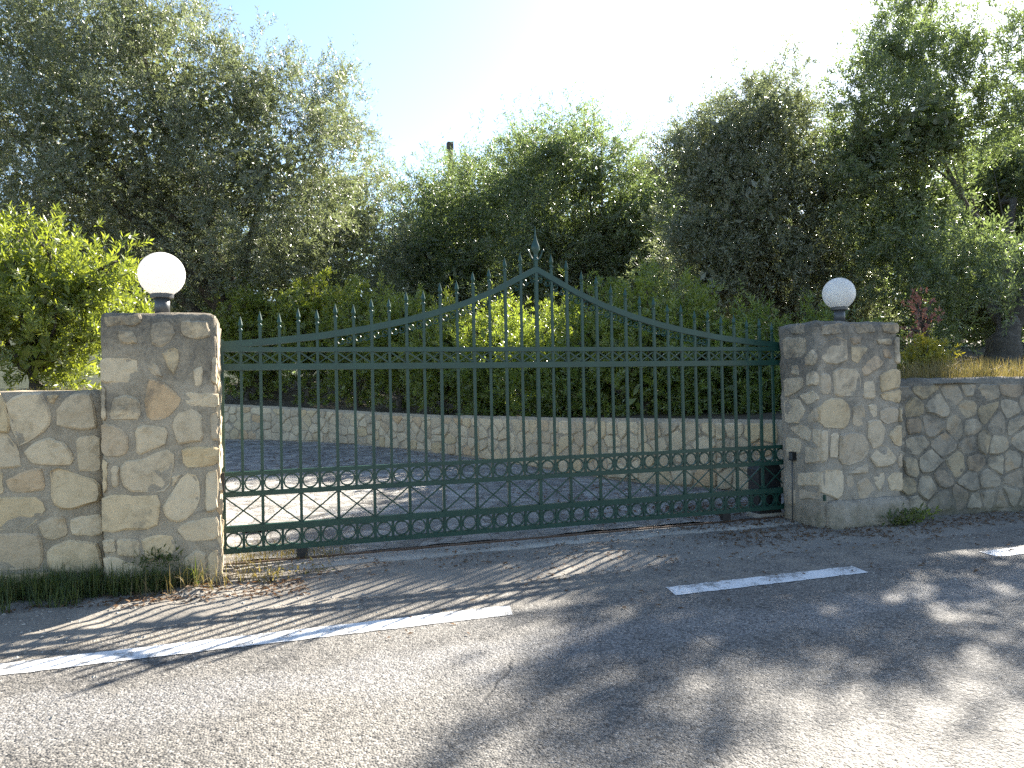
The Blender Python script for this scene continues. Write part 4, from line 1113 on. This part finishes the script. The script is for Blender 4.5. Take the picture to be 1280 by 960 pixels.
def tree(name, label, cat, base, lobes, r0, mat, seed, group=None, fork=0.35, lean=(0, 0), **kw):
    o = empty(name, base, label, cat, group)
    mb = MB(base)
    limbs(mb, base, lobes, r0, random.Random(seed), fork, lean)
    mb.build('trunk', M['bark'], o, smooth=True)
    v = crown(lobes, seed, **kw) - np.array(base)
    link('crown', quads_mesh('crown', v), M[mat], o)
    return o

OG = 'olive trees behind the gate'
DETAIL = 1.0
tree('olive_tree', 'large grey-green olive tree filling the upper left behind the hedge', 'tree', (0.9, 15.6, 1.25), LOBES_BIG_OLIVE, 0.42, 'olive', 11, OG, 0.42, (-0.6, 0),
     clumps=2350, sprays=10, per=14, leaf=0.098, width=0.26, spray_len=0.36, sigma=0.25, core=0.05)
tree('olive_tree', 'middle olive tree whose rounded top stands right above the gate spear', 'tree', (10.088, 15.62, 1.6), LOBES_MID_OLIVE, 0.32, 'olive_green', 12, OG,
     clumps=1100, sprays=10, per=13, leaf=0.118, width=0.26, spray_len=0.44, sigma=0.28, core=0.05)
tree('olive_tree', 'distant lower olive tree left of the gate spear against blue sky', 'tree', (8.041, 19.481, 1.9), LOBES_BACK_OLIVE, 0.32, 'olive_green', 13, OG,
     clumps=800, sprays=9, per=12, leaf=0.135, width=0.26, spray_len=0.5, sigma=0.33, core=0.05)
tree('olive_tree', 'dark olive tree behind the right globe lamp with a pointed leafy top', 'tree', (11.2, 6.6, 1.7), LOBES_FORK_OLIVE, 0.26, 'olive', 14, OG,
     clumps=1350, sprays=10, per=14, leaf=0.080, width=0.26, spray_len=0.30, sigma=0.20, core=0.05)
tree('olive_tree', 'tall olive tree at the right edge above the dark roadside wall', 'tree', (13.3, 3.6, 1.5), LOBES_NEAR_OLIVE, 0.30, 'olive_green', 15, OG, 0.3, (0.3, 0),
     clumps=1900, sprays=10, per=14, leaf=0.086, width=0.27, spray_len=0.27, sigma=0.19, core=0.05)

# ---- far trees that close the view under the crowns
for i, (L, lab) in enumerate([(LOBES_FAR0, 'far tree showing between the trunk and lamp at left'), (LOBES_FAR1, 'far tree behind the right flank of the large left olive'),
                              (LOBES_FAR2, 'far tree hidden behind the gate spear and middle olive'), (LOBES_FAR3, 'far tree between the middle olive and dark right olive'),
                              (LOBES_FAR4, 'far tree behind the right globe lamp and dark olive'),
                              (LOBES_FAR5, 'far tree behind the tall olive at the right edge')]):
    cx, cy = L[1][0], L[1][1]
    tree('far_tree', lab, 'tree', (cx, cy + 0.6, hill_z(cx, cy + 0.6)), L, 0.26, 'olive_green', 30 + i, 'far trees on the hillside',
         clumps=260, sprays=8, per=8, leaf=0.21, width=0.34, spray_len=0.5, sigma=0.38, core=0.25)

# ---- hedge shrubs on the retaining wall
HL = [LOBES_HEDGE0, LOBES_HEDGE1, LOBES_HEDGE2, LOBES_HEDGE3, LOBES_HEDGE4, LOBES_HEDGE5, LOBES_HEDGE6, LOBES_HEDGE7, LOBES_HEDGE8, LOBES_HEDGE9, LOBES_HEDGE10, LOBES_HEDGE11]
HN = ['farthest hedge shrub, next to the sunlit-edged pillar', 'hedge shrub second from the sunlit-edged pillar', 'hedge shrub third from the sunlit-edged pillar',
      'hedge shrub fourth from the sunlit-edged pillar', 'hedge shrub fifth from the sunlit-edged pillar', 'dark hedge shrub just left of the central gate post',
      'hedge shrub directly behind the central gate post', 'hedge shrub just right of the central gate post', 'bright hedge shrub behind the right half of the gate arch',
      'hedge shrub fourth from the shaded pillar', 'hedge shrub behind the right end of the gate', 'hedge shrub partly hidden by the shaded pillar']
def bank_z_near(x, y):
    b = min(ret, key=lambda r: (r[0] - x) ** 2 + (r[1] - y) ** 2)
    return b[2] - 0.02
for i, (L, lab) in enumerate(zip(HL, HN)):
    cx, cy = L[0][0], L[0][1]
    z0 = bank_z_near(cx, cy)
    L = list(L) + [(cx + 0.1, cy + 0.05, z0 + 0.35, L[0][3] * 0.62), (cx - 0.35, cy + 0.15, z0 + 0.42, L[0][3] * 0.5), (cx + 0.4, cy - 0.1, z0 + 0.42, L[0][3] * 0.5)]
    lf = 0.105 if i < 4 else 0.085
    tree('hedge_shrub', 'leafy green ' + lab, 'shrub', (cx, cy, z0), L, 0.07, 'laurel' if i in (0, 1, 2, 3, 4, 8) else 'laurel_dark', 50 + i, 'hedge shrubs above the retaining wall', 0.3,
         clumps=215, sprays=6, per=12, leaf=lf, width=0.27, spray_len=0.16, sigma=0.17, up=0.6, shoots=0.16, core=0.12)

# ---- bright shrub behind the left wall
tree('evergreen_shrub', 'bright yellow-green evergreen shrub above the wall at far left', 'shrub', (-1.75, 1.9, 1.38), LOBES_SHRUB, 0.06, 'laurel', 71, None, 0.3,
     clumps=330, sprays=6, per=15, leaf=0.068, width=0.25, spray_len=0.13, sigma=0.16, up=0.8, shoots=0.22, core=0.06)
tree('flowering_shrub', 'small bougainvillea with pinkish red flowers right of the shaded pillar', 'shrub', (8.85, 1.16, 1.5), LOBES_BOUGAIN + [(8.85, 1.16, 1.9, 0.08)], 0.02, 'red', 72, None, 0.4,
     clumps=26, sprays=3, per=6, leaf=0.045, width=0.55, spray_len=0.06, sigma=0.06, shoots=0.0, core=0.05)
tree('yellow_shrub', 'low yellow-green shrub on the wall right of the shaded pillar', 'shrub', (LOBES_YELLOW[0][0], LOBES_YELLOW[0][1], 1.42), LOBES_YELLOW, 0.02, 'yellow', 73, None, 0.4,
     clumps=60, sprays=5, per=8, leaf=0.055, width=0.35, spray_len=0.08, sigma=0.06, shoots=0.05, core=0.1)

# ---- grasses, weeds, fallen leaves
def blades(pts, rng, h0, h1, w, lean):
    n = len(pts)
    h = rng.uniform(h0, h1, n)
    a = rng.uniform(0, 2 * np.pi, n)
    d = np.stack([np.cos(a), np.sin(a), np.zeros(n)], 1)
    s = np.stack([-np.sin(a), np.cos(a), np.zeros(n)], 1) * w
    ln = (rng.random(n) ** 1.5 * lean)[:, None]
    m = pts + d * ln * h[:, None] * 0.35 + np.array([0, 0, 1]) * (h * 0.55)[:, None]
    t = pts + d * ln * h[:, None] + np.array([0, 0, 1]) * (h * (1 - 0.25 * ln[:, 0]))[:, None]
    q1 = np.stack([pts - s, pts + s, m + s * 0.8, m - s * 0.8], 1)
    q2 = np.stack([m - s * 0.8, m + s * 0.8, t + s * 0.08, t - s * 0.08], 1)
    return np.concatenate([q1.reshape(-1, 3), q2.reshape(-1, 3)])

def scatter(boxes, n, rng, zf):
    out = []
    tot = sum(b[4] for b in boxes)
    for (x0, x1, y0, y1, w) in boxes:
        k = int(n * w / tot)
        x, y = rng.uniform(x0, x1, k), rng.uniform(y0, y1, k)
        out.append(np.stack([x, y, np.array([zf(a, b) for a, b in zip(x, y)])], 1))
    return np.concatenate(out)

nr = np.random.default_rng(5)
def stuff(name, v, mat, label, cat):
    return tag(link(name, quads_mesh(name, v), M[mat]), label, cat, None, 'stuff')

g = scatter([(-2.6, -0.85, -0.80, -0.50, 5), (-2.6, -0.85, -1.05, -0.7, 2), (-0.85, -0.15, -0.86, -0.67, 2)], 5200, nr, apron_z)
g = g[np.array([fbm(x * 3.0, y * 3.0, 2.0) for x, y in g[:, :2]]) > -0.35 + 1.0 * (-0.72 - g[:, 1]).clip(0, 1)]
stuff('grass', blades(g, nr, 0.03, 0.25, 0.0032, 1.2), 'grass', 'green grass growing along the foot of the left wall', 'grass')
g = scatter([(-2.4, -0.85, -0.85, -0.52, 3), (-0.6, 0.05, -0.95, -0.68, 4), (0.0, 0.45, -0.75, -0.3, 3)], 380, nr, apron_z)
stuff('dry_grass', blades(g, nr, 0.03, 0.22, 0.0026, 1.9), 'straw', 'dry straw stalks around the foot of the left pillar', 'grass')
g = scatter([(6.7, 12, -0.75, 0.3, 6), (7.0, 14, 0.3, 4.5, 5)], 14000, nr, lambda x, y: road_bank_z(x, y) - 0.02)
g = g[g[:, 1] > -0.36 - 0.15 * (g[:, 0] - 6.6)]
stuff('bank_grass', blades(g, nr, 0.06, 0.36, 0.0035, 1.0), 'straw', 'dry yellow grass on top of the right roadside wall', 'grass')
g = scatter([(-4.5, -0.9, -0.15, 1.4, 1)], 3600, nr, lambda x, y: 1.36)
stuff('bank_straw', blades(g, nr, 0.04, 0.20, 0.0035, 1.4), 'straw', 'dry straw lying on top of the left roadside wall', 'grass')
g = scatter([(0.02, 1.0, -0.12, 0.55, 3), (0.0, 0.6, 0.1, 0.9, 2)], 700, nr, lambda x, y: 0.0)
stuff('yard_grass', blades(g, nr, 0.02, 0.09, 0.003, 1.2), 'straw', 'dry yellow tufts around the sliding gate wheel', 'grass')
def flat_leaves(p, rng, l0, l1):
    n = len(p)
    a = rng.uniform(0, 2 * np.pi, n)
    d = unit(np.stack([np.cos(a), np.sin(a), rng.normal(size=n) * 0.25], 1))
    ln = rng.uniform(l0, l1, n)
    r = np.stack([rng.normal(size=n) * 0.3, rng.normal(size=n) * 0.3, np.ones(n)], 1)
    s = unit(np.cross(d, r)) * (ln * rng.uniform(0.12, 0.24, n))[:, None]
    b = p + np.array([0, 0, 0.008])
    m = b + d * (ln * 0.5)[:, None] + np.array([0, 0, 0.006])
    return np.stack([b, m + s, b + d * ln[:, None], m - s], 1).reshape(-1, 3)
def gz_(x, y):
    return max(apron_z(x, y), 0.012 if -0.36 < y < 0.16 and -0.05 < x < 5.6 else -1) if y > -1.4 else 0.0
g = scatter([(-0.7, 0.6, -1.2, -0.68, 5), (0.0, 5.6, -0.9, -0.1, 5), (4.3, 6.0, -1.1, 0.0, 8), (5.6, 9.5, -1.25, -0.75, 5), (6.6, 10.5, -1.15, -0.62, 6), (-2.6, -0.2, -1.1, -0.66, 4), (2.0, 6.5, -1.6, -0.9, 3), (0, 8, -2.6, -1.5, 1.0)], 3900, nr, gz_)
stuff('leaf_litter', flat_leaves(g, nr, 0.02, 0.06), 'litter', 'brown fallen leaves strewn before the gate and pillars', 'leaf litter')
g = scatter([(3.5, 5.4, 0.3, 3.0, 3), (0.5, 3.6, 6.0, 9.5, 3), (4.6, 5.9, 0.2, 1.2, 4)], 1500, nr, lambda x, y: ramp_z(y) + 0.02)
stuff('driveway_litter', flat_leaves(g, nr, 0.03, 0.08), 'litter', 'brown fallen leaves drifted along the driveway inside the gate', 'leaf litter')

def weed(loc, n, h, mat, label, seed, spread=0.07):
    rng = np.random.default_rng(seed)
    o = empty('weed', loc, label, 'weed')
    a = rng.uniform(0, 2 * np.pi, n)
    e = rng.uniform(0.1, 1.2, n)
    d = np.stack([np.cos(a) * np.cos(e), np.sin(a) * np.cos(e) * 0.8 - 0.25, np.sin(e)], 1)
    d = unit(d)
    b = rng.normal(size=(n, 3)) * np.array([spread, 0.015, spread * 0.4]) + d * rng.uniform(0, h * 0.5, n)[:, None]
    ln = rng.uniform(0.4, 1.0, n) * h * 0.6
    link('foliage', quads_mesh('foliage', leaf_quads(b, d, ln, ln * 0.25, rng)), M[mat], o)
    mb = MB()
    for k in range(5):
        mb.tube([(0, 0.02, 0), tuple(d[k] * h * 0.5)], [0.004, 0.002], 4)
    mb.build('stem', M['bark'], o)
    return o
weed((-0.43, -0.685, 0.23), 170, 0.10, 'grass', 'small wiry weed growing from a joint of the left pillar', 81)
weed((6.45, -0.80, 0.0), 170, 0.17, 'grass', 'leafy green weed at the foot of the shaded pillar', 82, 0.12)
weed((6.85, -0.62, 0.0), 110, 0.15, 'laurel_dark', 'small green weed where the shaded pillar meets the right wall', 83, 0.10)
weed((0.35, -0.72, 0.0), 90, 0.10, 'straw', 'dry scrubby weed on the apron right of the left pillar', 84, 0.10)
weed((0.62, -0.55, 0.0), 80, 0.09, 'straw', 'dry weed on the apron below the gate wheel', 85, 0.09)

# ---- timber pole on the hillside, only its head clears the trees
UP = empty('pole', (8.75, 26.0, hill_z(8.75, 26.0)), 'dark pole head poking above the trees left of the gate spear', 'pole')
m = MB(); m.tube([(0, 0, -0.3), (0.02, 0, 6.0), (0, 0, 12.48 - hill_z(8.75, 26.0))], [0.17, 0.15, 0.13], 10); m.build('shaft', M['bark'], UP, smooth=True)
m = MB(); m.box((-0.13, -0.13, 12.2 - hill_z(8.75, 26.0)), (0.13, 0.13, 12.55 - hill_z(8.75, 26.0))); m.build('cap', M['bark'], UP)


# ---- loose grit and pebbles on the apron and along the road edge
def pebbles(p, rng, r0, r1):
    n = len(p)
    r = rng.uniform(r0, r1, n) * (0.6 + rng.random(n) ** 3)
    a = rng.uniform(0, 6.28, n)
    ax_ = np.stack([np.cos(a), np.sin(a), np.zeros(n)], 1) * (r * rng.uniform(0.8, 1.4, n))[:, None]
    ay_ = np.stack([-np.sin(a), np.cos(a), np.zeros(n)], 1) * r[:, None]
    up_ = np.array([0, 0, 1.0]) * (r * rng.uniform(0.5, 0.9, n))[:, None]
    v = np.stack([p + ax_, p + ay_, p - ax_, p - ay_, p + up_ + ax_ * 0.2], 1).reshape(-1, 3)
    f = []
    for i in range(n):
        k = 5 * i
        f += [(k, k + 1, k + 4), (k + 1, k + 2, k + 4), (k + 2, k + 3, k + 4), (k + 3, k, k + 4)]
    me = bpy.data.meshes.new('grit')
    me.from_pydata([tuple(q) for q in v], [], f)
    return me
g = scatter([(-0.9, 6.2, -1.5, -0.4, 5), (-2.6, 1.0, -2.0, -1.0, 4), (6.0, 9.5, -1.6, -0.8, 2), (-3, 8, -3.0, -1.5, 2)], 2600, nr, gz_)
tag(link('grit', pebbles(g, nr, 0.003, 0.011), M['concrete']), 'loose grit and small pebbles along the road edge', 'grit', None, 'stuff')
